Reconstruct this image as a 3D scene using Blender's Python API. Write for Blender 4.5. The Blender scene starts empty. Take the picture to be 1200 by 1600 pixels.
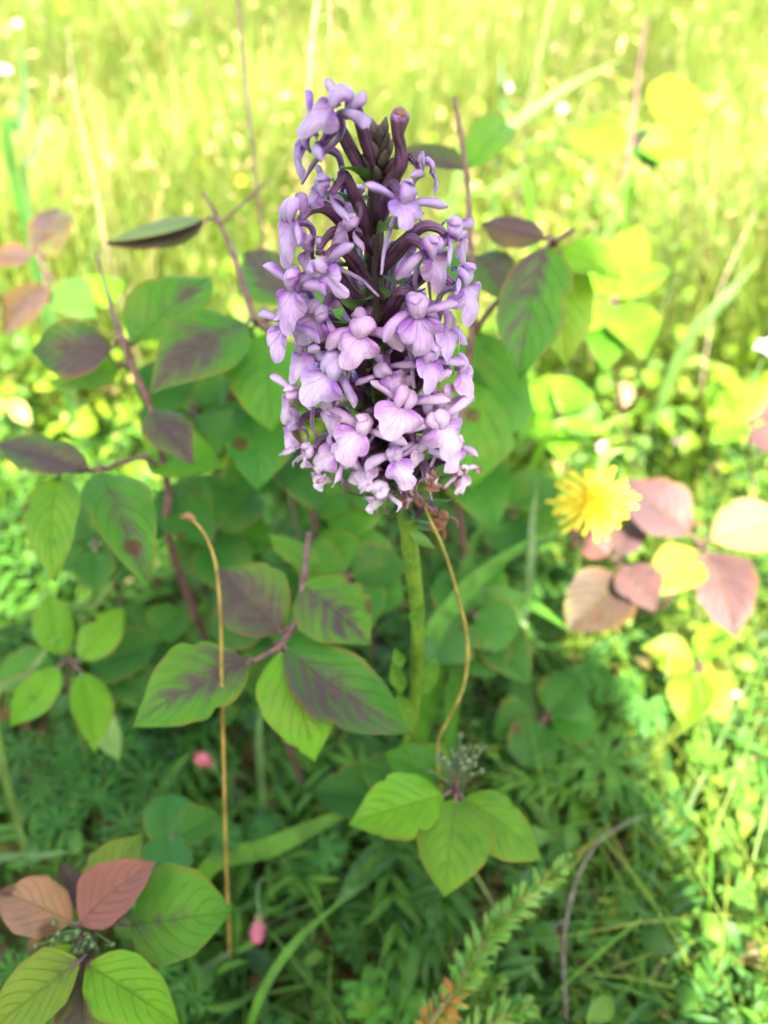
import bpy, math
import numpy as np
from mathutils import Vector, Matrix, Quaternion

# ------------------------------------------------------------------ camera
PITCH = math.radians(38.0)
CAM = Vector((0.0, 0.0, 0.335))
FPX = 1203.0                       # focal length in photo pixels (photo 1200 x 1600)
FWD = Vector((0, math.cos(PITCH), -math.sin(PITCH)))
UPV = Vector((0, math.sin(PITCH), math.cos(PITCH)))
scene = bpy.context.scene
col = scene.collection
cd = bpy.data.cameras.new('camera')
cam = bpy.data.objects.new('camera', cd)
col.objects.link(cam)
cam.location = CAM
cam.rotation_euler = (math.pi / 2 - PITCH, 0, 0)
cd.sensor_fit = 'VERTICAL'
cd.sensor_height = 34.6
cd.sensor_width = 25.95
cd.lens = 34.6 * FPX / 1600.0
cd.clip_start = 0.003
cd.clip_end = 400.0
cd.dof.use_dof = True
cd.dof.focus_distance = 0.140
cd.dof.aperture_fstop = 10.5
scene.camera = cam

# ------------------------------------------------------------------ sky, sun, exposure
SUN_EL = math.radians(51.0)
SUN_AZ = math.radians(0.8)        # the way the light travels, measured from +Y towards +X
travel = Vector((math.sin(SUN_AZ) * math.cos(SUN_EL), math.cos(SUN_AZ) * math.cos(SUN_EL), -math.sin(SUN_EL)))
world = bpy.data.worlds.new('World')
scene.world = world
world.use_nodes = True
wn = world.node_tree.nodes
wl = world.node_tree.links
wn.clear()
sky = wn.new('ShaderNodeTexSky')
sky.sky_type = 'NISHITA'
sky.sun_disc = False
sky.sun_elevation = SUN_EL
sky.sun_rotation = math.pi + SUN_AZ
sky.altitude = 300
sky.air_density = 1.0
sky.dust_density = 4.0
sky.ozone_density = 0.4
bg = wn.new('ShaderNodeBackground')
bg.inputs['Strength'].default_value = 0.15
wo = wn.new('ShaderNodeOutputWorld')
wl.new(sky.outputs[0], bg.inputs[0])
wl.new(bg.outputs[0], wo.inputs[0])
sd = bpy.data.lights.new('sun', 'SUN')
sd.energy = 4.8
sd.angle = math.radians(0.55)
sd.color = (1.0, 0.955, 0.88)
sun = bpy.data.objects.new('sun', sd)
col.objects.link(sun)
sun.rotation_mode = 'QUATERNION'
sun.rotation_quaternion = travel.to_track_quat('-Z', 'Y')
sun.location = (0, -2, 3)
vs = scene.view_settings
vs.view_transform = 'Standard'
vs.look = 'None'
vs.exposure = 2.66
vs.gamma = 1.0
scene.render.engine = 'CYCLES'
scene.cycles.use_denoising = True
scene.cycles.max_bounces = 7
scene.cycles.diffuse_bounces = 4
scene.cycles.transmission_bounces = 4
scene.cycles.transparent_max_bounces = 4
scene.cycles.caustics_reflective = False
scene.cycles.caustics_refractive = False

R = np.random.default_rng(7)

# ------------------------------------------------------------------ helpers
def pix(u, v, t):
    """Photo pixel + depth along the view axis (metres) -> world point."""
    t = float(t)
    return CAM + t * (FWD + Vector((1, 0, 0)) * ((u - 600) / FPX) + UPV * ((800 - v) / FPX))

def pix_y(u, v, y):
    d = FWD + Vector((1, 0, 0)) * ((u - 600) / FPX) + UPV * ((800 - v) / FPX)
    return CAM + d * (y / d.y)

def pix_z(u, v, z):
    d = FWD + Vector((1, 0, 0)) * ((u - 600) / FPX) + UPV * ((800 - v) / FPX)
    return CAM + d * ((z - CAM.z) / d.z)

def to_pix(p):
    q = Vector(p) - CAM
    t = q.dot(FWD)
    return 600 + FPX * q.x / t, 800 - FPX * q.dot(UPV) / t, t

def gz(x, y):
    return (0.010 * np.sin(7.1 * x + 1.3) * np.cos(5.3 * y) + 0.006 * np.sin(17 * x + 4 * y)
            + 0.05 * np.clip(y - 1.2, 0, 40) * 0.35)

def tag(o, label=None, cat=None, group=None, kind=None):
    if label: o['label'] = label
    if cat: o['category'] = cat
    if group: o['group'] = group
    if kind: o['kind'] = kind
    return o

def link(name, me, mat=None, parent=None, loc=(0, 0, 0), color=None):
    o = bpy.data.objects.new(name, me)
    col.objects.link(o)
    o.location = loc
    if mat is not None and me is not None and not me.materials:
        me.materials.append(mat)
    if parent is not None:
        o.parent = parent
    if color is not None:
        o.color = color
    return o

def empty(name, loc=(0, 0, 0), **kw):
    o = bpy.data.objects.new(name, None)
    col.objects.link(o)
    o.location = loc
    o.empty_display_size = 0.01
    tag(o, **kw)
    return o

def mesh(name, verts, faces, uvs=None, smooth=True):
    """verts: list/array; faces: list of index tuples; uvs: one per vertex."""
    me = bpy.data.meshes.new(name)
    me.from_pydata([tuple(map(float, p)) for p in verts], [], [tuple(int(i) for i in f) for f in faces])
    if uvs is not None:
        lay = me.uv_layers.new(name='UVMap')
        idx = np.empty(len(me.loops), dtype=np.int32)
        me.loops.foreach_get('vertex_index', idx)
        lay.data.foreach_set('uv', np.asarray(uvs, dtype=np.float32)[idx].ravel())
    if smooth:
        me.polygons.foreach_set('use_smooth', np.ones(len(me.polygons), dtype=bool))
    me.update()
    return me

def fast_mesh(name, V, Q, C=None):
    """V (n,3), Q (m,4) quads, C (n,3) colour per vertex."""
    me = bpy.data.meshes.new(name)
    n, m = len(V), len(Q)
    me.vertices.add(n)
    me.vertices.foreach_set('co', np.ascontiguousarray(V, dtype=np.float32).ravel())
    me.loops.add(m * 4)
    me.loops.foreach_set('vertex_index', np.ascontiguousarray(Q, dtype=np.int32).ravel())
    me.polygons.add(m)
    me.polygons.foreach_set('loop_start', np.arange(0, m * 4, 4, dtype=np.int32))
    me.polygons.foreach_set('use_smooth', np.ones(m, dtype=bool))
    if C is not None:
        at = me.color_attributes.new(name='Col', type='FLOAT_COLOR', domain='POINT')
        at.data.foreach_set('color', np.c_[C, np.ones(n)].astype(np.float32).ravel())
    me.update(calc_edges=True)
    me.validate()
    return me

def grid_faces(nu, nv, off=0):
    return [(off + i * nv + j, off + i * nv + j + 1, off + (i + 1) * nv + j + 1, off + (i + 1) * nv + j)
            for i in range(nu - 1) for j in range(nv - 1)]

def spline(pts, n):
    """Catmull-Rom through pts, n samples."""
    P = np.array([tuple(p) for p in pts], dtype=float)
    if len(P) == 2:
        s = np.linspace(0, 1, n)[:, None]
        return P[0] * (1 - s) + P[1] * s
    E = np.vstack([2 * P[0] - P[1], P, 2 * P[-1] - P[-2]])
    out = []
    for s in np.linspace(0, len(P) - 1, n):
        i = min(int(s), len(P) - 2)
        f = s - i
        a, b, c, d = E[i], E[i + 1], E[i + 2], E[i + 3]
        out.append(0.5 * ((2 * b) + (-a + c) * f + (2 * a - 5 * b + 4 * c - d) * f * f + (-a + 3 * b - 3 * c + d) * f ** 3))
    return np.array(out)

class MB:
    """Collects surfaces into one mesh."""
    def __init__(self):
        self.v, self.f, self.uv = [], [], []
    def add(self, V, F, UV=None):
        o = len(self.v)
        self.v.extend(map(tuple, V))
        self.f.extend(tuple(i + o for i in q) for q in F)
        self.uv.extend(map(tuple, UV) if UV is not None else [(0, 0)] * len(V))
    def tube(self, pts, radii, n=10, sides=7, ribs=0.0, nrib=3, twist=0.0):
        C = spline(pts, n)
        rr = np.interp(np.linspace(0, 1, n), np.linspace(0, 1, len(radii)), radii)
        T = np.gradient(C, axis=0)
        T /= np.linalg.norm(T, axis=1)[:, None] + 1e-12
        a = np.array([1.0, 0, 0]) if abs(T[0][0]) < 0.8 else np.array([0, 1.0, 0])
        V, UV = [], []
        for i in range(n):
            a = a - T[i] * a.dot(T[i]); a /= np.linalg.norm(a)
            b = np.cross(T[i], a)
            for k in range(sides):
                th = 2 * math.pi * k / sides
                r = rr[i] * (1 + ribs * math.cos(nrib * th + twist * i / n))
                V.append(C[i] + r * (math.cos(th) * a + math.sin(th) * b))
                UV.append((i / (n - 1), k / sides))
        F = [(i * sides + k, i * sides + (k + 1) % sides, (i + 1) * sides + (k + 1) % sides, (i + 1) * sides + k)
             for i in range(n - 1) for k in range(sides)]
        F.append(tuple(range(sides))[::-1])
        F.append(tuple(range((n - 1) * sides, n * sides)))
        self.add(V, F, UV)
    def ball(self, c, r, nu=6, nv=8, up=(0, 0, 1), stretch=1.0):
        q = Vector((0, 0, 1)).rotation_difference(Vector(up))
        V, UV = [], []
        for i in range(nu + 1):
            th = math.pi * i / nu
            for k in range(nv):
                ph = 2 * math.pi * k / nv
                p = q @ Vector((r * math.sin(th) * math.cos(ph), r * math.sin(th) * math.sin(ph), r * stretch * math.cos(th)))
                V.append(tuple(p + Vector(c))); UV.append((i / nu, k / nv))
        F = [(i * nv + k, (i + 1) * nv + k, (i + 1) * nv + (k + 1) % nv, i * nv + (k + 1) % nv) for i in range(nu) for k in range(nv)]
        self.add(V, F, UV)
    def build(self, name, mat, parent=None, origin=(0, 0, 0), color=None):
        V = np.array(self.v) - np.array(tuple(origin))
        me = mesh(name, V, self.f, self.uv)
        ploc = parent.matrix_world.translation if False else Vector((0, 0, 0))
        o = link(name, me, mat, parent, origin, color)
        return o

# ------------------------------------------------------------------ materials
def newmat(name):
    m = bpy.data.materials.new(name)
    m.use_nodes = True
    m.node_tree.nodes.clear()
    return m, m.node_tree.nodes, m.node_tree.links

class NG:
    def __init__(self, nodes, links): self.n, self.l = nodes, links
    def node(self, t, **kw):
        x = self.n.new(t)
        for k, v in kw.items(): setattr(x, k, v)
        return x
    def put(self, sock, v):
        if isinstance(v, bpy.types.NodeSocket): self.l.new(v, sock)
        elif v is not None: sock.default_value = v
    def math(self, op, a, b=None, c=None, clamp=False):
        x = self.node('ShaderNodeMath', operation=op, use_clamp=clamp)
        for i, v in enumerate((a, b, c)):
            if v is not None: self.put(x.inputs[i], v)
        return x.outputs[0]
    def mix(self, f, a, b, blend='MIX'):
        x = self.node('ShaderNodeMix', data_type='RGBA', blend_type=blend)
        self.put(x.inputs['Factor'], f)
        self.put(x.inputs['A'], a); self.put(x.inputs['B'], b)
        return x.outputs['Result']
    def ramp(self, f, lo, hi):
        x = self.node('ShaderNodeMapRange', interpolation_type='SMOOTHSTEP')
        self.put(x.inputs['Value'], f)
        x.inputs['From Min'].default_value = lo; x.inputs['From Max'].default_value = hi
        return x.outputs[0]
    def noise(self, vec, scale, detail=3, rough=0.55):
        x = self.node('ShaderNodeTexNoise')
        if vec is not None: self.put(x.inputs['Vector'], vec)
        x.inputs['Scale'].default_value = scale; x.inputs['Detail'].default_value = detail
        x.inputs['Roughness'].default_value = rough
        return x.outputs[0]
    def surf(self, colour, rough=0.5, trans=0.3, tcol=None, bump=None, bstr=0.3, bdist=0.0005, spec=0.4, sheen=0.0, coat=0.0):
        p = self.node('ShaderNodeBsdfPrincipled')
        self.put(p.inputs['Base Color'], colour)
        self.put(p.inputs['Roughness'], rough)
        p.inputs['Specular IOR Level'].default_value = spec
        if sheen: p.inputs['Sheen Weight'].default_value = sheen
        nrm = None
        if bump is not None:
            b = self.node('ShaderNodeBump')
            b.inputs['Strength'].default_value = bstr; b.inputs['Distance'].default_value = bdist
            self.put(b.inputs['Height'], bump)
            nrm = b.outputs[0]
            self.put(p.inputs['Normal'], nrm)
        out = self.node('ShaderNodeOutputMaterial')
        if trans > 0:
            t = self.node('ShaderNodeBsdfTranslucent')
            self.put(t.inputs['Color'], tcol if tcol is not None else colour)
            if nrm is not None: self.put(t.inputs['Normal'], nrm)
            mx = self.node('ShaderNodeMixShader')
            mx.inputs[0].default_value = trans
            self.l.new(p.outputs[0], mx.inputs[1]); self.l.new(t.outputs[0], mx.inputs[2])
            self.l.new(mx.outputs[0], out.inputs[0])
        else:
            self.l.new(p.outputs[0], out.inputs[0])

def rgba(c): return (c[0], c[1], c[2], 1.0)

def mat_broadleaf():
    """Dogwood leaf: object colour = leaf green, object alpha = how far the purple flush has spread."""
    m, n, l = newmat('dogwood_leaf'); g = NG(n, l)
    oi = g.node('ShaderNodeObjectInfo')
    uv = g.node('ShaderNodeUVMap')
    sx = g.node('ShaderNodeSeparateXYZ'); l.new(uv.outputs[0], sx.inputs[0])
    u = sx.outputs[0]
    av = g.math('ABSOLUTE', g.math('MULTIPLY_ADD', sx.outputs[1], 2.0, -1.0))
    tc = g.node('ShaderNodeTexCoord')
    off = g.node('ShaderNodeVectorMath', operation='ADD')
    l.new(tc.outputs['Object'], off.inputs[0])
    cb = g.node('ShaderNodeCombineXYZ')
    for i in range(3): g.put(cb.inputs[i], g.math('MULTIPLY', oi.outputs['Random'], 3.7 + i))
    l.new(cb.outputs[0], off.inputs[1])
    vec = off.outputs[0]
    # curved lateral veins + midrib
    nj = g.noise(vec, 70, 2)
    s = g.math('SUBTRACT', g.math('MULTIPLY_ADD', u, 6.5, g.math('MULTIPLY', nj, 0.7)), g.math('MULTIPLY', g.math('POWER', av, 1.25), 2.6))
    fr = g.math('ABSOLUTE', g.math('SUBTRACT', g.math('FRACT', s), 0.5))
    lat = g.math('MULTIPLY', g.ramp(fr, 0.085, 0.0), g.ramp(av, 1.0, 0.55))
    mid = g.ramp(av, 0.06, 0.0)
    vein = g.math('MAXIMUM', g.math('MULTIPLY', lat, 0.8), mid)
    n1 = g.noise(vec, 48, 5, 0.62)
    n2 = g.noise(vec, 210, 3, 0.6)
    base = g.mix(g.ramp(n1, 0.3, 0.75), g.mix(1.0, oi.outputs['Color'], (0.72, 0.84, 0.8, 1), 'MULTIPLY'),
                 g.mix(1.0, oi.outputs['Color'], (1.25, 1.12, 0.9, 1), 'MULTIPLY'))
    base = g.mix(g.math('MULTIPLY', g.ramp(n2, 0.45, 0.75), 0.25), base, g.mix(1.0, oi.outputs['Color'], (0.6, 0.75, 0.7, 1), 'MULTIPLY'))
    # purple flush: between midrib and margin, breaking up along the veins
    sgn = g.math('MULTIPLY', g.math('MULTIPLY_ADD', sx.outputs[1], 2.0, -1.0), g.math('MULTIPLY_ADD', g.math('FRACT', g.math('MULTIPLY', oi.outputs['Random'], 17.3)), 1.2, -0.6))
    ends = g.math('MULTIPLY', g.math('SUBTRACT', u, 0.5), g.math('MULTIPLY_ADD', g.math('FRACT', g.math('MULTIPLY', oi.outputs['Random'], 7.1)), -1.2, 0.3))
    core = g.math('ADD', g.math('SUBTRACT', 0.66, g.math('MULTIPLY', av, 0.7)), g.math('ADD', sgn, ends))
    sv = g.node('ShaderNodeCombineXYZ')
    g.put(sv.inputs[0], s); g.put(sv.inputs[1], g.math('MULTIPLY', sx.outputs[1], 1.3)); g.put(sv.inputs[2], g.math('MULTIPLY', oi.outputs['Random'], 31.0))
    streak = g.noise(sv.outputs[0], 1.7, 3, 0.6)
    pf = g.math('ADD', g.math('MULTIPLY', core, 0.8), g.math('MULTIPLY', g.math('SUBTRACT', n1, 0.5), 1.5))
    pf = g.math('ADD', pf, g.math('MULTIPLY', g.math('SUBTRACT', streak, 0.5), 1.0))
    pf = g.math('SUBTRACT', pf, g.math('MULTIPLY', lat, 0.16))
    pf = g.math('ADD', pf, g.math('MULTIPLY', g.math('SUBTRACT', oi.outputs['Alpha'], 1.0), 0.95))
    pf = g.math('MULTIPLY', g.ramp(pf, -0.22, 0.42), g.math('MINIMUM', g.math('MULTIPLY', oi.outputs['Alpha'], 3.0), 0.95))
    purple = g.mix(n2, (0.058, 0.026, 0.078, 1), (0.11, 0.054, 0.118, 1))
    base = g.mix(pf, base, purple)
    # veins slightly paler, thin reddish margin, a few brown spots
    base = g.mix(g.math('MULTIPLY', vein, 0.35), base, g.mix(0.5, base, (0.16, 0.2, 0.06, 1)))
    # old yellow patches and dull scuffs
    old = g.ramp(g.noise(vec, 30, 5, 0.65), 0.54, 0.70)
    base = g.mix(g.math('MULTIPLY', old, 0.42), base, (0.19, 0.19, 0.04, 1))
    dull = g.ramp(g.noise(vec, 125, 5, 0.7), 0.52, 0.68)
    base = g.mix(g.math('MULTIPLY', dull, 0.30), base, g.mix(1.0, base, (0.5, 0.52, 0.55, 1), 'MULTIPLY'))
    edge = g.math('MULTIPLY', g.ramp(av, 0.80, 1.0), g.ramp(n1, 0.40, 0.60))
    base = g.mix(g.math('MULTIPLY', edge, 0.6), base, (0.22, 0.10, 0.03, 1))
    vo = g.node('ShaderNodeTexVoronoi'); l.new(vec, vo.inputs['Vector']); vo.inputs['Scale'].default_value = 85
    sel = g.node('ShaderNodeSeparateColor'); l.new(vo.outputs['Color'], sel.inputs[0])
    spot = g.math('MULTIPLY', g.ramp(vo.outputs['Distance'], 0.30, 0.14), g.math('GREATER_THAN', sel.outputs[0], 0.88))
    base = g.mix(g.math('MULTIPLY', spot, 0.8), base, (0.10, 0.03, 0.025, 1))
    tiny = g.ramp(g.noise(vec, 700, 2), 0.70, 0.76)
    base = g.mix(g.math('MULTIPLY', tiny, 0.35), base, (0.07, 0.05, 0.02, 1))
    h = g.math('SUBTRACT', g.math('MULTIPLY', n2, 0.35), vein)
    tcol = g.mix(1.0, base, (1.5, 1.45, 0.5, 1), 'MULTIPLY')
    rough = g.math('MULTIPLY_ADD', n1, 0.45, 0.28)
    # the underside is paler and greyer
    geo = g.node('ShaderNodeNewGeometry')
    base = g.mix(geo.outputs['Backfacing'], base, g.mix(0.55, base, (0.22, 0.30, 0.22, 1)))
    base = g.mix(1.0, base, (0.86, 1.05, 0.42, 1), 'MULTIPLY')
    g.surf(base, rough, 0.3, tcol, h, 0.6, 0.0008, spec=0.2)
    return m

def mat_petal():
    """Orchid petal: object colour = lilac tone, object alpha = withered share. UV.x runs base to tip."""
    m, n, l = newmat('orchid_petal'); g = NG(n, l)
    oi = g.node('ShaderNodeObjectInfo')
    uv = g.node('ShaderNodeUVMap')
    sx = g.node('ShaderNodeSeparateXYZ'); l.new(uv.outputs[0], sx.inputs[0])
    u = sx.outputs[0]
    av = g.math('ABSOLUTE', g.math('MULTIPLY_ADD', sx.outputs[1], 2.0, -1.0))
    tc = g.node('ShaderNodeTexCoord')
    off = g.node('ShaderNodeVectorMath', operation='ADD')
    l.new(tc.outputs['Object'], off.inputs[0])
    cb = g.node('ShaderNodeCombineXYZ')
    for i in range(3): g.put(cb.inputs[i], g.math('MULTIPLY', oi.outputs['Random'], 2.3 + i))
    l.new(cb.outputs[0], off.inputs[1])
    vec = off.outputs[0]
    n1 = g.noise(vec, 260, 3, 0.5)
    n2 = g.noise(vec, 1400, 3, 0.6)
    deep = g.mix(1.0, oi.outputs['Color'], (0.60, 0.32, 0.76, 1), 'MULTIPLY')
    pale = g.mix(0.30, oi.outputs['Color'], (0.86, 0.78, 0.85, 1))
    # deeper towards the margin and the base, whitish along the middle
    f = g.math('ADD', g.math('MULTIPLY', g.math('POWER', av, 2.0), 0.65), g.math('MULTIPLY', g.math('SUBTRACT', 1.0, u), 0.28))
    f = g.math('ADD', f, g.math('MULTIPLY', g.math('SUBTRACT', n1, 0.5), 1.1))
    base = g.mix(g.ramp(f, 0.0, 0.85), pale, deep)
    fl = g.ramp(g.noise(vec, 2600, 2), 0.66, 0.72)
    base = g.mix(g.math('MULTIPLY', fl, 0.35), base, deep)
    st = g.math('ABSOLUTE', g.math('SUBTRACT', g.math('FRACT', g.math('MULTIPLY_ADD', sx.outputs[1], 9.0, g.math('MULTIPLY', n1, 0.8))), 0.5))
    base = g.mix(g.math('MULTIPLY', g.ramp(st, 0.14, 0.0), 0.20), base, deep)
    # withering: rusty brown from the tip and margin
    wf = g.math('ADD', g.math('MULTIPLY', u, 0.45), g.math('MULTIPLY', av, 0.12))
    wf = g.math('ADD', wf, g.math('MULTIPLY', n1, 0.75))
    wf = g.math('ADD', wf, g.math('MULTIPLY_ADD', oi.outputs['Alpha'], 1.15, -1.38))
    wm = g.ramp(wf, 0.0, 0.22)
    brown = g.mix(n2, (0.09, 0.028, 0.012, 1), (0.30, 0.12, 0.045, 1))
    base = g.mix(wm, base, brown)
    tcol = g.mix(1.0, base, (1.05, 0.9, 1.1, 1), 'MULTIPLY')
    h = g.math('ADD', g.math('MULTIPLY', g.ramp(st, 0.2, 0.0), -0.6), n2)
    g.surf(base, 0.45, 0.24, tcol, h, 0.5, 0.0003, spec=0.4, sheen=0.2)
    return m

def mat_simple(name, c1, c2, scale=120, rough=0.55, trans=0.0, stretch=None, bstr=0.3, bdist=0.0004, spec=0.35, objcol=False, obj_uv=False):
    m, n, l = newmat(name); g = NG(n, l)
    tc = g.node('ShaderNodeTexCoord')
    vec = tc.outputs['Object']
    if stretch:
        mp = g.node('ShaderNodeMapping'); l.new(vec, mp.inputs[0]); mp.inputs['Scale'].default_value = stretch; vec = mp.outputs[0]
    n1 = g.noise(vec, scale, 4, 0.6)
    c = g.mix(g.ramp(n1, 0.28, 0.72), rgba(c1), rgba(c2))
    if objcol:
        oi = g.node('ShaderNodeObjectInfo')
        c = g.mix(1.0, c, oi.outputs['Color'], 'MULTIPLY')
    g.surf(c, rough, trans, None, n1, bstr, bdist, spec=spec)
    return m

def mat_vcol(name, rough=0.5, trans=0.35, warm=(1.3, 1.25, 0.4)):
    m, n, l = newmat(name); g = NG(n, l)
    a = g.node('ShaderNodeVertexColor', layer_name='Col')
    tc = g.node('ShaderNodeTexCoord')
    nz = g.noise(tc.outputs['Object'], 160, 3)
    c = g.mix(g.ramp(nz, 0.3, 0.7), g.mix(1.0, a.outputs[0], (0.74, 0.80, 0.48, 1), 'MULTIPLY'), g.mix(1.0, a.outputs[0], (1.12, 1.10, 0.62, 1), 'MULTIPLY'))
    tcol = g.mix(1.0, c, rgba(warm), 'MULTIPLY')
    g.surf(c, rough, trans, tcol, None, spec=0.22)
    return m

def mat_oc(name, rough=0.5, trans=0.3, scale=150, lo=0.75, hi=1.2, warm=(1.3, 1.25, 0.65), stretch=None, bstr=0.3, tips=None, spec=0.35, cut=(1, 1, 1)):
    """Colour from the object, broken up with noise; an optional second colour towards the tip (UV.x)."""
    m, n, l = newmat(name); g = NG(n, l)
    oi = g.node('ShaderNodeObjectInfo')
    tc = g.node('ShaderNodeTexCoord')
    vec = tc.outputs['Object']
    if stretch:
        mp = g.node('ShaderNodeMapping'); l.new(vec, mp.inputs[0]); mp.inputs['Scale'].default_value = stretch; vec = mp.outputs[0]
    n1 = g.noise(vec, scale, 4, 0.6)
    c = g.mix(g.ramp(n1, 0.3, 0.7), g.mix(1.0, oi.outputs['Color'], (lo, lo, lo, 1), 'MULTIPLY'), g.mix(1.0, oi.outputs['Color'], (hi, hi, hi, 1), 'MULTIPLY'))
    if tips:
        uv = g.node('ShaderNodeUVMap')
        sx = g.node('ShaderNodeSeparateXYZ'); l.new(uv.outputs[0], sx.inputs[0])
        c = g.mix(g.ramp(g.math('ADD', sx.outputs[0], g.math('MULTIPLY', g.math('SUBTRACT', n1, 0.5), 0.5)), tips[1], tips[2]), c, rgba(tips[0]))
    c = g.mix(1.0, c, rgba(cut), 'MULTIPLY')
    g.surf(c, rough, trans, g.mix(1.0, c, rgba(warm), 'MULTIPLY'), n1, bstr, 0.0003, spec=spec)
    return m

M = {}
M['leaf'] = mat_broadleaf()
M['petal'] = mat_petal()
def mat_ovary():
    m, n, l = newmat('orchid_ovary'); g = NG(n, l)
    uv = g.node('ShaderNodeUVMap')
    sx = g.node('ShaderNodeSeparateXYZ'); l.new(uv.outputs[0], sx.inputs[0])
    tc = g.node('ShaderNodeTexCoord')
    n1 = g.noise(tc.outputs['Object'], 340, 4)
    c = g.mix(g.ramp(n1, .3, .7), (0.040, 0.012, 0.032, 1), (0.10, 0.038, 0.075, 1))
    c = g.mix(g.math('MULTIPLY', g.ramp(sx.outputs[0], 0.75, 1.0), 0.7), c, (0.26, 0.11, 0.27, 1))
    c = g.mix(g.math('MULTIPLY', g.ramp(sx.outputs[0], 0.3, 0.0), 0.4), c, (0.07, 0.06, 0.03, 1))
    rib = g.math('ABSOLUTE', g.math('SINE', g.math('MULTIPLY_ADD', sx.outputs[1], 18.85, g.math('MULTIPLY', sx.outputs[0], 6.0))))
    c = g.mix(g.math('MULTIPLY', rib, 0.35), c, g.mix(1.0, c, (1.7, 1.5, 1.6, 1), 'MULTIPLY'))
    g.surf(c, 0.42, 0.05, None, g.math('ADD', rib, n1), 0.5, 0.0004, spec=0.45)
    return m
M['ovary'] = mat_ovary()
M['twig'] = mat_simple('dogwood_twig', (0.075, 0.032, 0.026), (0.16, 0.085, 0.06), 260, 0.6)
M['grey_twig'] = mat_simple('weathered_twig', (0.06, 0.050, 0.030), (0.16, 0.14, 0.09), 300, 0.8, bstr=0.6)
M['stalk'] = mat_oc('dry_stalk', 0.6, 0.12, 160, 0.55, 1.25)
M['blade'] = mat_oc('grass_blade', 0.5, 0.35, 200, 0.7, 1.2, stretch=(1, 1, 0.3), spec=0.2, cut=(0.85, 0.95, 0.55))
M['bract'] = mat_oc('bract', 0.45, 0.25, 300)
M['needle'] = mat_oc('needle', 0.5, 0.25, 200, tips=None)
M['yellow'] = mat_simple('ray_floret', (0.50, 0.38, 0.010), (0.60, 0.50, 0.014), 220, 0.55, 0.25)
M['disc'] = mat_simple('disc_floret', (0.48, 0.30, 0.008), (0.58, 0.42, 0.01), 420, 0.6, 0.1)
M['pink'] = mat_oc('pink_bud', 0.5, 0.25, 320)
M['small'] = mat_oc('meadow_petal', 0.5, 0.25, 200)
M['grass'] = mat_vcol('meadow_grass', 0.45, 0.38)
M['herb'] = mat_vcol('herb_leaf', 0.5, 0.3)

def mat_stem():
    m, n, l = newmat('orchid_stem'); g = NG(n, l)
    uv = g.node('ShaderNodeUVMap')
    sx = g.node('ShaderNodeSeparateXYZ'); l.new(uv.outputs[0], sx.inputs[0])
    tc = g.node('ShaderNodeTexCoord')
    n1 = g.noise(tc.outputs['Object'], 300, 4)
    green = g.mix(g.ramp(n1, 0.3, 0.7), (0.085, 0.165, 0.014, 1), (0.16, 0.25, 0.022, 1))
    pur = g.mix(n1, (0.028, 0.014, 0.02, 1), (0.075, 0.045, 0.045, 1))
    f = g.ramp(g.math('ADD', sx.outputs[0], g.math('MULTIPLY', g.math('SUBTRACT', n1, 0.5), 0.12)), 0.66, 0.78)
    c = g.mix(f, green, pur)
    line = g.math('ABSOLUTE', g.math('SUBTRACT', g.math('FRACT', g.math('MULTIPLY', sx.outputs[1], 9.0)), 0.5))
    c = g.mix(g.math('MULTIPLY', g.ramp(line, 0.18, 0.0), 0.45), c, g.mix(1.0, c, (0.45, 0.6, 0.5, 1), 'MULTIPLY'))
    g.surf(c, 0.42, 0.08, None, g.math('ADD', g.ramp(line, 0.3, 0.0), g.math('MULTIPLY', n1, 0.3)), 0.4, 0.0004, spec=0.5)
    return m
M['stem'] = mat_stem()

def mat_ground():
    m, n, l = newmat('meadow_soil'); g = NG(n, l)
    tc = g.node('ShaderNodeTexCoord')
    n1 = g.noise(tc.outputs['Object'], 14, 6, 0.65)
    n2 = g.noise(tc.outputs['Object'], 120, 5, 0.7)
    n3 = g.noise(tc.outputs['Object'], 2.2, 3)
    soil = g.mix(n2, (0.022, 0.016, 0.009, 1), (0.075, 0.055, 0.03, 1))
    moss = g.mix(n2, (0.03, 0.055, 0.008, 1), (0.12, 0.16, 0.03, 1))
    c = g.mix(g.ramp(n1, 0.35, 0.58), soil, moss)
    c = g.mix(g.math('MULTIPLY', g.ramp(n3, 0.45, 0.7), 0.4), c, (0.16, 0.14, 0.06, 1))
    g.surf(c, 0.85, 0.0, None, g.math('ADD', n1, g.math('MULTIPLY', n2, 0.6)), 0.8, 0.01, spec=0.2)
    return m
M['ground'] = mat_ground()

# colours (linear, real-world except for painted shade)
GREEN = (0.070, 0.175, 0.022)
BLUEGREEN = (0.048, 0.145, 0.030)
DEEP = (0.035, 0.105, 0.022)
LIME = (0.135, 0.265, 0.022)
OLIVE = (0.12, 0.17, 0.03)
PINKL = (0.15, 0.062, 0.165)
REDL = (0.22, 0.065, 0.15)
BROWNL_SHADE = (0.085, 0.045, 0.075)  # brown purple leaf, darkened further in place of a cast shadow
GOLD = (0.25, 0.23, 0.05)

# ------------------------------------------------------------------ ground
def build_ground():
    def axis(lim, n):
        s = np.linspace(-1, 1, n)
        return np.sign(s) * (np.abs(s) ** 3) * lim
    xs, ys = axis(120, 141), axis(120, 141) + 0.4
    X, Y = np.meshgrid(xs, ys, indexing='ij')
    V = np.c_[X.ravel(), Y.ravel(), gz(X, Y).ravel()]
    n = 141
    i, j = np.meshgrid(np.arange(n - 1), np.arange(n - 1), indexing='ij')
    a = (i * n + j).ravel()
    Q = np.c_[a, a + n, a + n + 1, a + 1]
    o = link('ground', fast_mesh('ground', V, Q), M['ground'])
    tag(o, 'meadow ground of dark soil and moss under the plants', 'ground', kind='structure')
build_ground()

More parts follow.
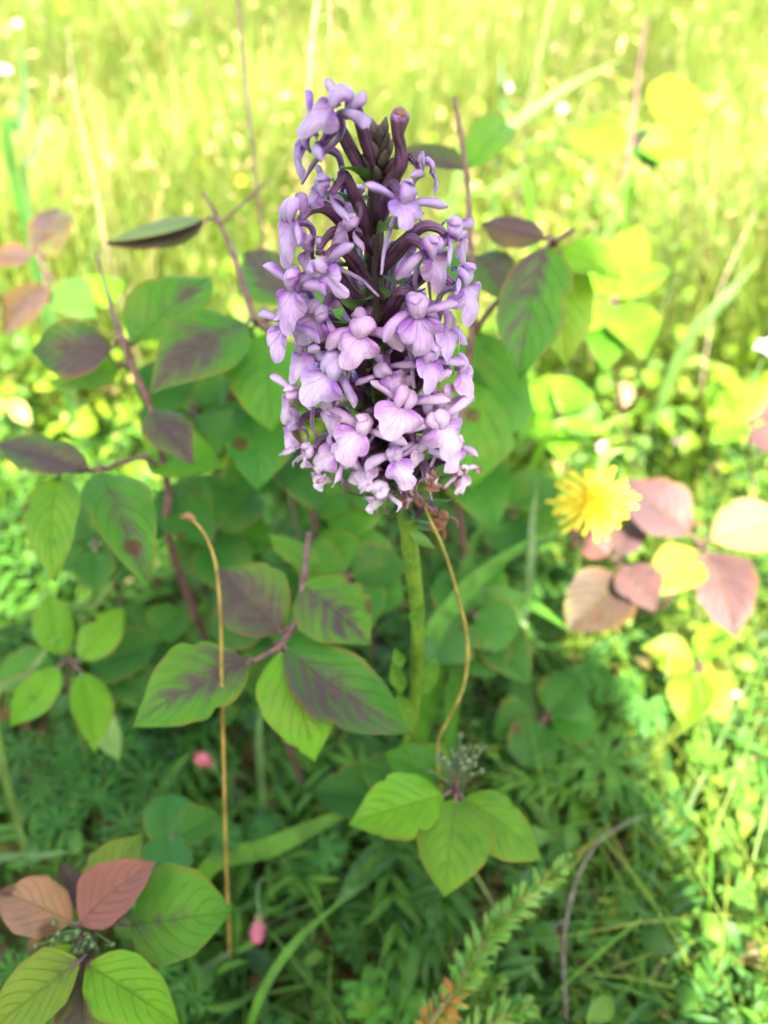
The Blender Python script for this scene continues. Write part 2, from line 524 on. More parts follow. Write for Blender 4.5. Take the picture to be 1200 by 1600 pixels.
# ------------------------------------------------------------------ generic leaves and plants
PROF_T = [0, .03, .10, .22, .36, .50, .64, .76, .86, .94, 1.0]
PROF_DOG = [.03, .20, .54, .86, .99, .98, .85, .63, .37, .14, .0]
PROF_OVAL = [.05, .30, .62, .86, .98, 1.0, .96, .85, .66, .40, .0]
PROF_LANCE = [.12, .3, .55, .85, 1.0, .96, .82, .62, .40, .18, .0]

def leaf_mesh(base, tip, width, nrm, prof=PROF_DOG, fold=0.25, arch=0.06, curl=0.0, wav=0.034, quilt=0.006, nu=27, nv=11, droop=0.0, seed=0.0, foldover=0.0):
    base, tip = Vector(base), Vector(tip)
    ax = tip - base; L = ax.length; ax.normalize()
    n = Vector(nrm); n = (n - ax * n.dot(ax)).normalized()
    side = ax.cross(n).normalized()
    V, UV = [], []
    rg = np.random.default_rng(int(seed * 1000) % 99991)
    p1, p2, asym = rg.uniform(0, 6.28), rg.uniform(0, 6.28), rg.uniform(-0.12, 0.12)
    bites = [(rg.uniform(.25, .9), rg.choice([-1, 1]), rg.uniform(.05, .24), rg.uniform(.015, .05)) for _ in range(int(rg.integers(0, 4)))] if nu > 15 else []
    tw = rg.uniform(-.35, .35)
    sway = rg.uniform(-0.035, 0.035)
    for i in range(nu):
        t = i / (nu - 1)
        w = 0.5 * width * float(np.interp(t, PROF_T, prof))
        w *= 1 + 0.035 * math.sin(9 * t + p1) + 0.02 * math.sin(23 * t + p2)
        for j in range(nv):
            v = -1 + 2 * j / (nv - 1)
            av = abs(v)
            x = v * w * (1 + asym * (1 if v > 0 else -1))
            for (bt_, bs_, bd_, bw_) in bites:
                if v * bs_ > 0: x *= 1 - bd_ * math.exp(-((t - bt_) / bw_) ** 2) * av
            h = av * w * math.sin(fold) + curl * w * v * v
            s6 = 6.5 * t - 2.6 * av ** 1.25
            h += quilt * L * abs(math.sin(math.pi * s6)) * (1 - av ** 3) * min(1, 4 * t) * (1 if av > 0.02 else 0)
            h += wav * L * math.sin(6 * t + p1 + (1.5 if v > 0 else 0)) * v * v
            h += arch * L * 4 * t * (1 - t) - droop * L * t * t + tw * t * x
            p = ax * (t * L) + side * (x * math.cos(fold) + sway * L * math.sin(math.pi * t)) + n * h
            if foldover and v > 0.1:
                a = foldover * (v - 0.1) / 0.9
                q = ax * (t * L) + side * (0.1 * w + (v - 0.1) * w * math.cos(a)) + n * (arch * L * 4 * t * (1 - t) + (v - 0.1) * w * math.sin(a) * 0.9 + 0.02 * L)
                p = q
            V.append(tuple(p)); UV.append((t, v * 0.5 + 0.5))
    return mesh('leaf', V, grid_faces(nu, nv), UV), base

def leaf_points(b, t, depth, flat=0.5, lift=0.0):
    """Base/tip pixels + base depth. The blade lies between view-facing (flat 0) and level (flat 1)."""
    B = pix(b[0], b[1], depth)
    T0 = pix(t[0], t[1], depth)
    Th = pix_z(t[0], t[1], B.z + lift)
    th = (Th - CAM).dot(FWD)
    tt = depth + np.clip((th - depth) * flat, -0.028, 0.034)
    return B, pix(t[0], t[1], tt)

class Plant:
    def __init__(self, name, root, label, cat, group=None, stem_mat='twig', stem_color=None):
        self.root_pt = Vector(root)
        self.o = empty(name, root, label=label, cat=cat, group=group)
        self.sm = MB()
        self.mat = stem_mat
        self.color = stem_color
        self.k = 0
    def stem(self, pts, radii, n=16, sides=7):
        rr = np.interp(np.linspace(0, 1, n), np.linspace(0, 1, len(radii)), radii) * 0.8
        rr = rr * (1 + 0.10 * np.sin(np.arange(n) * 1.7 + len(pts)) + R.normal(0, .05, n))
        self.sm.tube(pts, list(rr), n, sides)
    def leaf(self, b, t, depth, wpx, color=GREEN, purple=0.0, flat=0.5, node=None, up=0.55, name='leaf', label=None, tdepth=None, **kw):
        B, T = leaf_points(b, t, depth, flat)
        if tdepth is not None: T = pix(t[0], t[1], tdepth)
        mid = (B + T) / 2
        w = 1.12 * wpx / FPX * (mid - CAM).dot(FWD)
        kw.setdefault('curl', R.uniform(-.22, .12))
        nrm = Vector((0, 0, 1)) * up + (CAM - mid).normalized() * (1.15 - up)
        nrm += Vector((R.uniform(-.14, .14), R.uniform(-.1, .1), 0))
        self.k += 1
        if B[0] > T[0] and False: pass
        me, base = leaf_mesh(B, T, w, nrm, seed=R.uniform(0, 90), **kw)
        jit = R.uniform(0.9, 1.1)
        o = link(name, me, M['leaf'], self.o, base - self.root_pt, (color[0] * jit, color[1] * jit, color[2], purple))
        if label: o['label'] = label
        if node is not None:
            ctrl = (B + Vector(node)) / 2 + Vector((0, 0, 0.0015))
            d = (T - B).normalized()
            self.sm.tube([node, ctrl, B, B + d * 0.004], [0.0008, 0.0006, 0.0005, 0.0003], 8, 6)
        return o
    def done(self):
        if self.sm.v:
            self.sm.build('stem', M[self.mat], self.o, (0, 0, 0), self.color)
            st = self.o.children[-1] if self.o.children else None
        for c in self.o.children:
            if c.name.startswith('stem'):
                c.location = -self.root_pt
        return self.o

def ground_at(x, y):
    return Vector((x, y, float(gz(x, y))))

# ------------------------------------------------------------------ the orchid
Y0 = 0.140
axis_px = [(592, 238), (588, 300), (584, 400), (586, 500), (595, 600), (612, 690), (630, 770), (640, 850), (652, 960), (650, 1060), (645, 1150)]
axis_pts = [pix_y(u, v, Y0 + 0.0012 * math.sin(i) + (0.003 * (i - 7) if i > 7 else 0)) for i, (u, v) in enumerate(axis_px)]
base_pt = ground_at(axis_pts[-1].x + 0.002, Y0 + 0.028)
axis_full = [base_pt] + axis_pts[::-1]
ORCH = empty('fragrant_orchid', base_pt, label='tall fragrant orchid with a dense spike of lilac flowers on a green stem', cat='orchid')
sm = MB()
sm.tube(axis_full, [0.0017, 0.0017, 0.0017, 0.0018, 0.0020, 0.0022, 0.0022, 0.0021, 0.0020, 0.0018, 0.0015, 0.0011], 60, 18, ribs=0.06, nrib=7, twist=1.0)
o = sm.build('stem', M['stem'], ORCH, (0, 0, 0)); o.location = -base_pt

def axis_at_z(z):
    A = np.array([tuple(p) for p in axis_full])
    return Vector((float(np.interp(z, A[:, 2], A[:, 0])), float(np.interp(z, A[:, 2], A[:, 1])), z))

mm = 0.001
def sheet(center, width, nu=11, nv=9, curve=0.9, sidev=None, ruffle=0.0, seed=0, normal=(0, 0, 1)):
    """A petal: centre line (function t -> xyz mm), half width (t -> mm), cross-section bent by `curve` radians."""
    rg = np.random.default_rng(seed)
    ph = rg.uniform(0, 6.28, 4)
    C = np.array([center(t) for t in np.linspace(0, 1, nu)])
    T = np.gradient(C, axis=0); T /= np.linalg.norm(T, axis=1)[:, None]
    V, UV = [], []
    for i in range(nu):
        t = i / (nu - 1)
        nn = np.array(normal, float); nn = nn - T[i] * nn.dot(T[i]); nn /= np.linalg.norm(nn)
        sd = np.cross(T[i], nn)
        w = width(t)
        for j in range(nv):
            v = -1 + 2 * j / (nv - 1)
            if curve > 1e-3:
                r = w / curve
                x, h = r * math.sin(v * curve), r * (math.cos(v * curve) - 1)
            else:
                x, h = v * w, 0
            h += ruffle * math.sin(5 * t + 4 * v + ph[0]) * (0.3 + abs(v)) * t
            V.append(C[i] + sd * x + nn * h); UV.append((t, v * 0.5 + 0.5))
    return V, grid_faces(nu, nv), UV

NVAR = 10
def petal_variants():
    """Mesh data (mm -> m) of each flower piece, several variants of each."""
    out = {k: [] for k in ('lateral_sepal_l', 'lateral_sepal_r', 'petal_l', 'petal_r', 'dorsal_sepal', 'lip', 'spur')}
    def store(key, nm, V, F, UV):
        out[key].append(mesh(nm, np.array(V) * mm, F, UV))
    for s in range(NVAR):
        rg = np.random.default_rng(100 + s)
        for key, sg in (('lateral_sepal_l', -1), ('lateral_sepal_r', 1)):
            dy, dz, L, wd = rg.uniform(-5.0, 2.6), rg.uniform(-2.2, 2.6), rg.uniform(7.2, 9.4), rg.uniform(1.35, 1.75)
            bow, crv = rg.uniform(0.2, 1.5), rg.uniform(0.85, 1.5)
            cen = lambda t, sg=sg, dy=dy, dz=dz, L=L, bow=bow: (sg * (0.8 + L * t * (1 - 0.02 * dy * dy * t)), 0.4 + dy * t ** 1.4 + 0.7 * math.sin(3 * t), -0.2 + dz * t + bow * math.sin(math.pi * t))
            wid = lambda t, wd=wd: wd * (0.50 + 0.95 * t - 0.42 * t * t) * (1 - max(0, (t - 0.72) / 0.28) ** 2.4 * 0.8)
            V, F, UV = sheet(cen, wid, 13, 9, crv, seed=s, ruffle=0.28)
            store(key, 'lateral_sepal', V, F, UV)
        for key, sg in (('petal_l', -1), ('petal_r', 1)):
            # half of the hood: a pointed spoon bent over the column
            cx, cy, cz = sg * rg.uniform(0.42, 0.72), 1.3, 0.8
            rx, ry, rz = rg.uniform(1.6, 2.0), rg.uniform(2.2, 2.8), rg.uniform(1.8, 2.5)
            op = rg.uniform(-0.2, 0.55)
            V, UV = [], []
            nu, nv = 12, 9
            p0 = rg.uniform(0, 6.28)
            for i in range(nu):
                t = i / (nu - 1)
                th = math.radians(-48 + 168 * (1 - t))       # from behind over the top to the lower front
                tap = (1 - 0.62 * max(0, (t - 0.45) / 0.55) ** 2) * (1 - 0.5 * max(0, (0.3 - t) / 0.3) ** 2)
                for j in range(nv):
                    v = -1 + 2 * j / (nv - 1)
                    ph = v * math.radians(78)
                    x = cx + rx * tap * math.sin(ph) * (1 + 0.10 * math.sin(5 * t + p0)) + sg * op * t * t
                    rr = math.cos(ph)
                    V.append((x, cy + ry * math.sin(th) * (0.45 + 0.55 * rr) + 0.18 * math.sin(7 * t + 3 * v + p0),
                              cz + rz * math.cos(th) * (0.30 + 0.70 * rr * tap) + 0.25 * op))
                    UV.append((t, v * 0.5 + 0.5))
            store(key, 'petal', V, grid_faces(nu, nv), UV)
        up = rg.uniform(3.0, 5.2); fwd = rg.uniform(-1.4, 1.2); sw = rg.uniform(-1.0, 1.0); hooded = s % 3 != 0
        if hooded:
            cen = lambda t, sw=sw: (0.3 * sw * t * t, 1.2 + 2.9 * math.sin(math.pi * (0.12 + 0.66 * t)), -1.2 + 4.6 * t)
        else:
            cen = lambda t, up=up, fwd=fwd, sw=sw: (sw * t * t, 1.0 + up * t ** 0.8, -0.9 + (fwd + 0.9) * t ** 2)
        wid = lambda t: 1.75 * (0.45 + 1.0 * t - 0.5 * t * t) * (1 - max(0, (t - 0.68) / 0.32) ** 2 * 0.85)
        V, F, UV = sheet(cen, wid, 10, 7, 0.95, seed=s, ruffle=0.2, normal=(0, 0.7, 0.7))
        store('dorsal_sepal', 'dorsal_sepal', V, F, UV)
        # lip: broad side lobes like shoulders and a longer rounded middle lobe
        nu, nv = 14, 37
        V, UV = [], []
        R0 = rg.uniform(6.8, 8.2); tiltz = rg.uniform(0.0, 0.5); ruf = rg.uniform(0.2, 0.6); p = rg.uniform(0, 6.28)
        cl, sl, sr = rg.uniform(0.90, 1.05), rg.uniform(0.68, 0.84), rg.uniform(0.68, 0.84)
        bl, br_ = rg.uniform(0.0, 0.13), rg.uniform(0.0, 0.13)
        half = 92.0; drop = rg.uniform(0.02, 0.07); hw = rg.uniform(33, 40); nrw = rg.uniform(0.68, 0.92)
        for i in range(nu):
            t = i / (nu - 1)
            for j in range(nv):
                a = -1 + 2 * j / (nv - 1)
                ph = a * math.radians(half)
                d = abs(a) * half
                ss = sr if a > 0 else sl
                cent = cl * max(0.0, 1 - (d / hw) ** 3.0) ** 0.5 if d < hw else 0
                lat = ss * max(0.0, 1 - (abs(d - 56) / 37.0) ** 2.6) ** 0.5 if abs(d - 56) < 37 else 0
                rad = max((cent ** 7 + lat ** 7) ** (1 / 7), 0.26) * (1 + 0.02 * math.sin(15 * a + p))
                r = R0 * rad * (0.08 + 0.92 * t)
                x = r * math.sin(ph) * nrw
                y = 0.3 - r * math.cos(ph)
                back = (br_ if a > 0 else bl)
                z = 1.2 + 1.9 * math.sin(math.pi * 0.66 * t) * min(1, rad + 0.2) + tiltz * r * 0.4 - back * x * x * (0.35 + 0.65 * t) - drop * (r * 0.55) ** 2
                z += ruf * math.sin(4.6 * a + p) * t * t + 0.3 * math.sin(1.0 * x + 0.9 * y + 2 * p) * t
                V.append((x + 0.35 * math.sin(0.6 * y + p) * t, y, z)); UV.append((t * min(1, rad), a * 0.5 + 0.5))
        store('lip', 'lip', V, grid_faces(nu, nv), UV)
        b = MB()
        sx_, L = rg.uniform(-4, 4), rg.uniform(11, 15.5)
        b.tube([(0, -0.3, -0.4), (0, -1.0, -2.6), (sx_ * 0.3, -3.2, -4.4), (sx_ * 0.7, -0.62 * L, -5.0 + rg.uniform(-1, 1)), (sx_, -L, -3.8 + rg.uniform(-3, 3))],
               [0.85, 0.72, 0.6, 0.52, 0.28], 14, 7)
        store('spur', 'spur', b.v, b.f, b.uv)
    return out
PV = petal_variants()

def withered(me, seed, amt):
    """A crumpled, shrunken copy of a petal mesh."""
    rg = np.random.default_rng(seed)
    c = me.copy()
    n = len(c.vertices)
    co = np.empty(n * 3, np.float32); c.vertices.foreach_get('co', co); co = co.reshape(-1, 3)
    k = rg.uniform(900, 1600, 3); p = rg.uniform(0, 6.28, 3)
    d = np.c_[np.sin(co[:, 1] * k[0] + p[0]), np.sin(co[:, 2] * k[1] + p[1]), np.sin(co[:, 0] * k[2] + p[2])]
    rad = np.linalg.norm(co, axis=1, keepdims=True) / 0.008
    co = co * (1 - 0.36 * amt) + d * 0.0011 * amt * np.clip(rad, 0, 1)
    a = 1.3 * amt * rad[:, 0] * rg.choice([-1, 1])
    x, z = co[:, 0].copy(), co[:, 2].copy()
    co[:, 0], co[:, 2] = x * np.cos(a) - z * np.sin(a), x * np.sin(a) + z * np.cos(a)
    c.vertices.foreach_set('co', co.ravel())
    c.update()
    return c

LILAC_TOP = (0.20, 0.050, 0.235)
LILAC_MID = (0.42, 0.20, 0.41)
LILAC_LOW = (0.74, 0.56, 0.61)

def bract_mesh(A, out_dir, L, w, seed):
    tip = A + out_dir.normalized() * L
    me, _ = leaf_mesh(A, tip, w, Vector((0, 0, 1)) + out_dir * -0.3, PROF_LANCE, fold=0.5, arch=0.10, wav=0.02, quilt=0.0, nu=8, nv=5, droop=-0.12, seed=seed)
    return me

FLOWERS = [
    # u, v, yaw, pitch, roll, size, withered   (yaw 0 faces the camera's side, + to the right)
    (527, 172, -50, 42, 18, 0.98, 0.0), (494, 226, -74, 2, 12, 1.02, 0.0), (510, 303, -66, 6, 8, 0.86, 0.0),
    (462, 345, -52, 2, 6, 1.0, 0.0), (664, 270, 78, 12, -10, 0.62, 0.0), (629, 318, 14, 22, 4, 0.84, 0.0),
    (705, 368, 66, 4, -4, 0.92, 0.0), (672, 396, 42, 4, -18, 0.92, 0.0), (716, 446, 58, 6, -4, 1.04, 0.0),
    (512, 422, -8, -4, -58, 0.88, 0.0), (464, 450, -42, 6, 8, 1.02, 0.0), (452, 512, -58, 4, 10, 0.95, 0.0),
    (566, 524, -8, 12, 8, 1.05, 0.0), (652, 492, 8, 12, -6, 1.12, 0.0), (664, 562, 22, 10, 20, 1.0, 0.0),
    (520, 582, -32, 12, 26, 1.1, 0.0), (708, 580, 62, 8, -8, 0.98, 0.0), (462, 622, -58, 4, 4, 0.86, 0.0),
    (627, 634, 4, 12, 14, 1.02, 0.0), (564, 672, -10, 14, 10, 1.06, 0.0), (681, 664, 26, 10, -2, 1.05, 0.1),
    (462, 668, -64, 0, 6, 0.8, 0.3), (528, 710, -36, 6, 34, 1.0, 0.42), (618, 717, 0, 12, 6, 0.98, 0.22),
    (592, 770, -14, -4, 46, 0.98, 0.48), (672, 750, 22, 4, -4, 0.78, 0.82), (718, 740, 58, 4, -8, 0.85, 0.62),
    (688, 806, 62, -6, -10, 0.8, 1.0),
    (556, 372, -30, 0, 0, 0.0, 0.0),
]
BACK = [(352, 200, .8), (430, 150, .85), (470, 220, .9), (505, 140, .95), (505, 195, .95),
        (545, 125, 1), (570, 235, 1), (600, 165, .95), (640, 215, .95), (670, 140, .9), (700, 180, .9), (735, 230, .8)]

def add_flower(F, yaw, pitch, roll, size, wilt, seed, axis_drop=0.0075):
    rg = np.random.default_rng(seed)
    ya = math.radians(yaw)
    out = Vector((math.sin(ya), -math.cos(ya), 0))
    face = (out * math.cos(math.radians(pitch)) + Vector((0, 0, math.sin(math.radians(pitch))))).normalized()
    right = Vector((0, 0, 1)).cross(face).normalized()
    # right-handed frame: X right (seen from the front), Y up, Z outward
    upd = face.cross(right).normalized()
    rot = Matrix((right, upd, face)).transposed()
    rot = rot @ Matrix.Rotation(math.radians(-roll), 3, 'Z')
    q = rot.to_quaternion()
    A = axis_at_z(max(F.z - axis_drop, axis_full[0].z))
    inv = rot.transposed()
    back = F - face * 0.001 * size
    up = Vector((0, 0, 1))
    b = MB()
    slim = float(np.interp(F.z, [axis_pts[4].z, axis_pts[0].z], [1.0, 0.74]))
    hor = Vector((F.x - A.x, F.y - A.y, 0)); d = hor.length
    rise = rg.uniform(0.0008, 0.003)
    pts = [A + hor * 0.06, A + hor * 0.32 + up * (axis_drop * 0.5), A + hor * 0.62 + up * (axis_drop * 0.95 + rise), back - face * 0.0024 * size + up * (0.0006 + rise * 0.6), back]
    b.tube([inv @ (p - F) for p in pts], [0.0009 * slim, 0.00145 * slim, 0.0015 * size * slim, 0.00115 * size * slim, 0.0007 * size], 22, 12, ribs=0.16, nrib=3, twist=6.0)
    fl = b.build('flower', M['ovary'], ORCH, (0, 0, 0))
    fl.rotation_mode = 'QUATERNION'
    fl.location = F - base_pt
    fl.rotation_quaternion = q
    hz = np.interp(F.z, [axis_pts[6].z, axis_pts[3].z - 0.004, axis_pts[0].z], [0, 0.5, 1])
    c = np.array(LILAC_LOW) * max(0, 1 - 2 * hz) + np.array(LILAC_MID) * (1 - abs(2 * hz - 1)) + np.array(LILAC_TOP) * max(0, 2 * hz - 1)
    c = c * rg.uniform(0.88, 1.08, 3) * rg.uniform(0.9, 1.08)
    if wilt > 0.9: c = np.array((0.25, 0.11, 0.06))
    for key in ('lateral_sepal_l', 'lateral_sepal_r', 'petal_l', 'petal_r', 'dorsal_sepal', 'lip', 'spur'):
        k = int(rg.integers(0, NVAR))
        me = PV[key][k]
        if wilt > 0.15:
            me = withered(me, seed * 7 + k, min(1.0, wilt * 1.1))
        nm = key.replace('_l', '') if key.endswith('_l') else (key[:-2] if key.endswith('_r') else key)
        nm = {'lateral_sepal': 'lateral_sepal', 'petal': 'petal'}.get(nm, nm)
        if key == 'dorsal_sepal': nm = 'dorsal_sepal'
        if key == 'lip': nm = 'lip'
        f = 0.8 if key == 'spur' else 1.0
        po = link(nm, me, M['petal'], fl, (0, 0, 0), (c[0] * f, c[1] * f, c[2] * f, float(wilt) if wilt else float(rg.choice([0, 0.12, 0.22, 0.3])) * (1 - hz)))
        po.scale = tuple(size * rg.uniform(0.9, 1.13, 3))
        if key != 'spur':
            po.rotation_euler = tuple(rg.uniform(-0.20, 0.20, 3))
    # green bract under the ovary
    bt = (hor.normalized() + up * 0.35)
    me = bract_mesh(Vector((0, 0, 0)), inv @ bt, min(0.0125, d * 0.95), 0.0034, seed * 1.37)
    bo = link('bract', me, M['bract'], fl, inv @ (A + hor * 0.08 - up * 0.0016 - F), (0.075, 0.15, 0.03, 1))
    return fl

FILL = [  # smaller florets pressed in between
    (548, 356, -52, 10, 24, .66, 0),
    (596, 445, 10, 8, 30, .0, 0), (492, 392, -56, 4, -30, .74, 0), (690, 512, 50, 4, 26, .84, 0),
    (500, 490, -44, -4, 34, .82, 0), (604, 580, 0, -6, -34, .76, 0), (480, 552, -62, 8, -20, .84, 0), (690, 622, 48, 0, -30, .84, 0.1),
    (520, 636, -40, 0, -26, .82, 0.1), (590, 600, -14, 16, 40, .0, 0), (650, 700, 20, 0, 34, .80, 0.2), (488, 706, -50, -6, 20, .84, 0.45),
    (566, 728, -20, -4, -30, .82, 0.34), (640, 772, 14, -8, 30, .7, 0.75), (504, 735, -40, -12, 14, .7, 0.55), (706, 700, 55, -4, 16, .8, 0.4),
]
FLOWERS = [(u, v, y_, p_, r_ + R.uniform(-12, 12), z_ * 0.92, w_) for (u, v, y_, p_, r_, z_, w_) in FLOWERS] + FILL
NFRONT = len(FLOWERS) - len(FILL)
for i, (u, v, yaw, pit, rol, sz, wl_) in enumerate(FLOWERS):
    if sz <= 0: continue
    rad = 0.0125 if i < NFRONT else 0.0105
    yy = Y0 - rad * math.cos(math.radians(yaw))
    F = pix_y(u, v, yy)
    fl = add_flower(F, yaw, pit, rol, sz, wl_, 11 + i * 3, 0.0115 if i == 0 else (0.004 if wl_ > 0.9 else 0.0075))
    if wl_ > 0.9: fl['label'] = 'withered brown flower hanging below the spike'
for i, (v, yaw, sz) in enumerate(BACK):
    z = pix_y(595, v, Y0).z
    A = axis_at_z(z)
    rad = 0.0115
    F = A + Vector((math.sin(math.radians(yaw)), -math.cos(math.radians(yaw)), 0)) * rad
    add_flower(F, yaw, R.uniform(-5, 15), R.uniform(-15, 15), sz, 0.0, 400 + i * 5)

# unopened bud tip and the bare capsule at the top
A = axis_at_z(axis_pts[0].z - 0.0015)
b = MB()
for k in range(18):
    th = k * 2.4
    c = A + Vector(((0.0008 + 0.00009 * k) * math.cos(th), (0.0008 + 0.00009 * k) * math.sin(th), 0.0048 - 0.00042 * k))
    dv = Vector((math.cos(th) * (.25 + .04 * k), math.sin(th) * (.25 + .04 * k), 1.0)).normalized()
    b.tube([c - dv * 0.0018, c - dv * 0.0006, c + dv * 0.0008, c + dv * 0.0022], [0.0005, 0.0009, 0.0008, 0.00012], 8, 7, ribs=.1)
o = b.build('bud_tip', M['bract'], ORCH, (0, 0, 0), (0.085, 0.062, 0.045, 1)); o.location = -base_pt
Ft = pix_y(621, 198, Y0 - 0.004)
b = MB()
b.tube([A + Vector((0.0012, -0.001, -0.004)), A + Vector((0.0036, -0.003, 0.0)), (A + Vector((0.0040, -0.003, 0.0)) + Ft) / 2, Ft - Vector((0, 0, 0.0012)), Ft + Vector((0.0002, -0.0003, 0.0012)), Ft + Vector((0.0003, -0.0005, 0.0022))],
       [0.0012, 0.0012, 0.0010, 0.0010, 0.0016, 0.0013], 20, 12, ribs=0.12)
o = b.build('seed_capsule', M['ovary'], ORCH, (0, 0, 0)); o.location = -base_pt
o['label'] = 'bare upright purple capsule with a brown withered rim'
b = MB(); b.ball(Ft + Vector((0.0003, -0.0006, 0.0021)), 0.00125, 6, 9, (0.1, -0.3, 1), 0.7)
o2 = b.build('withered_rim', M['petal'], o, (0, 0, 0), (0.25, 0.1, 0.08, 0.9))
# stem leaves (bracts clasping the stem)
for (u, v, du, dv, w) in [(648, 985, 14, -40, 26), (628, 1045, -12, -30, 22), (660, 1085, 22, -55, 30), (628, 1085, -16, -48, 30), (640, 1150, -20, -70, 34), (640, 772, -26, -2, 14), (640, 828, 40, 30, 18)]:
    B = pix_y(u, v, Y0 - 0.0015)
    T = pix_y(u + du, v + dv, Y0 - 0.006)
    me, base = leaf_mesh(B, T, w / FPX * 0.2, CAM - B, PROF_LANCE, fold=0.45, arch=-0.1, quilt=0, nu=10, nv=7, seed=u)
    link('stem_leaf', me, M['bract'], ORCH, base - base_pt, (0.105, 0.215, 0.025, 1))
for (bu, bv, tu, tv, w) in [(640, 1180, 690, 1500, 60), (632, 1190, 520, 1420, 60)]:
    B = base_pt + Vector((0, 0, 0.02)); T = pix_z(tu, tv, 0.05)
    me, base = leaf_mesh(B, T, 0.014, (0, 0, 1), PROF_LANCE, fold=0.4, arch=0.2, quilt=0, nu=14, nv=7, seed=bu)
    link('basal_leaf', me, M['bract'], ORCH, base - base_pt, (0.06, 0.15, 0.025, 1))

# ------------------------------------------------------------------ dogwood sprigs
def sprig(name, label, root_xy, group='dogwood sprigs round the orchid', cat='shrub'):
    return Plant(name, ground_at(*root_xy), label, cat, group)

# sprig left of the orchid, tall
d = 0.232
p = sprig('dogwood_sprig', 'tall dogwood sprig with purple flushed leaves on a bent reddish stem', (-0.075, 0.25))
p.stem([pix(150, 395, .245), pix(176, 485, .238), pix(188, 522, d), pix(208, 575, .234), pix(237, 645, .238), pix(262, 760, .25), pix(275, 880, .27), p.root_pt], [.0005, .0008, .0013, .0013, .0015, .0016, .0017, .0018], 30)
n1, n2 = pix(188, 530, d), pix(225, 715, .240)
p.stem([pix(95, 738, .226), pix(160, 733, .228), n2, pix(258, 745, .249)], [.0008, .0010, .0011, .0012], 14)
nt = pix(120, 736, .227)
p.leaf((176, 545), (48, 548), d, 84, (0.05, .115, .03), .92, node=n1, fold=.2, arch=.1)
p.leaf((205, 540), (332, 432), d, 98, GREEN, .55, node=n1, fold=.3, arch=.08)
p.leaf((185, 575), (82, 612), .245, 70, LIME, .25, node=pix(208, 575, .234))
p.leaf((236, 640), (302, 724), .229, 66, (.10, .10, .05), 1.0, node=pix(237, 645, .238), fold=.15, label='grey purple drooping leaf with a dark blotch')
p.leaf((138, 731), (-8, 694), .222, 68, (.05, .12, .04), .98, node=nt, flat=.2)
p.leaf((158, 738), (232, 918), .226, 92, GREEN, .5, node=pix(160, 733, .228), flat=.6, fold=.3)
p.leaf((93, 745), (84, 908), .222, 76, (.115, .22, .025), .12, node=pix(95, 738, .226), flat=.5)
p.leaf((228, 712), (350, 730), .25, 92, (.10, .24, .02), .0, node=n2)
p.leaf((235, 650), (300, 560), .262, 80, BLUEGREEN, .1, node=pix(237, 645, .238))
p.leaf((262, 760), (330, 860), .262, 84, BLUEGREEN, .0)
p.leaf((265, 790), (180, 860), .27, 70, DEEP, .1)
p.done()

# small far sprig with four brownish leaves
p = sprig('dogwood_sprig', 'small brownish dogwood sprig with four thin leaves standing in sunny grass', (-.16, .47))
nb = pix(70, 425, .34)
p.stem([pix(52, 380, .34), nb, pix(95, 465, .345), pix(145, 500, .355), p.root_pt], [.0006, .0008, .0009, .0010, .0014], 16)
p.leaf((62, 405), (92, 326), .34, 60, (.10, .06, .06), .8, node=nb)
p.leaf((48, 402), (-18, 398), .338, 46, (.13, .055, .06), .7, node=pix(52, 380, .34))
p.leaf((70, 446), (4, 526), .336, 50, (.12, .06, .06), .7, node=nb)
p.leaf((86, 440), (152, 498), .342, 64, (.10, .16, .05), .2, node=nb)
p.leaf((120, 480), (195, 440), .36, 50, LIME, .1)
p.done()

# sprig just behind the spike, left
d = 0.238
p = sprig('dogwood_sprig', 'dogwood sprig with one folded silvery leaf above broad green leaves behind the spike', (-0.02, .265))
nc = pix(402, 505, d)
p.stem([pix(318, 300, .25), pix(344, 350, .245), pix(374, 425, .24), pix(392, 485, d), nc, pix(440, 540, .245), pix(470, 700, .262), p.root_pt], [.0005, .0009, .0012, .0014, .0016, .0016, .0017, .002], 30)
p.stem([pix(344, 350, .245), pix(400, 300, .25), pix(425, 275, .255)], [.0006, .0005, .0003], 8)
p.leaf((318, 345), (166, 380), .246, 66, (.08, .07, .045), 1.0, node=pix(344, 350, .245), fold=.1, arch=-.04, flat=.25, foldover=2.3, label='folded leaf showing its pale silvery underside')
p.leaf((385, 506), (232, 618), .232, 104, GREEN, .8, node=nc, fold=.22, arch=.1, flat=.5)
p.leaf((470, 478), (382, 398), .25, 86, GREEN, .85, node=nc, fold=.2)
p.leaf((420, 522), (424, 676), .241, 118, (.085, .21, .02), .05, node=nc, fold=.15, arch=.08, flat=.25)
p.leaf((392, 640), (404, 770), .255, 100, (.055, .165, .04), .0, node=pix(455, 620, .253), fold=.3, flat=.3)
p.leaf((395, 515), (300, 570), .262, 80, BLUEGREEN, .2, node=nc)
p.leaf((450, 560), (340, 640), .262, 96, BLUEGREEN, .0)
p.leaf((455, 700), (500, 800), .27, 90, DEEP, .0)
p.leaf((460, 700), (345, 770), .275, 96, BLUEGREEN, .0)
p.leaf((465, 500), (560, 470), .262, 80, GREEN, .3, node=nc)
p.leaf((470, 540), (560, 610), .265, 90, BLUEGREEN, .1)
p.done()

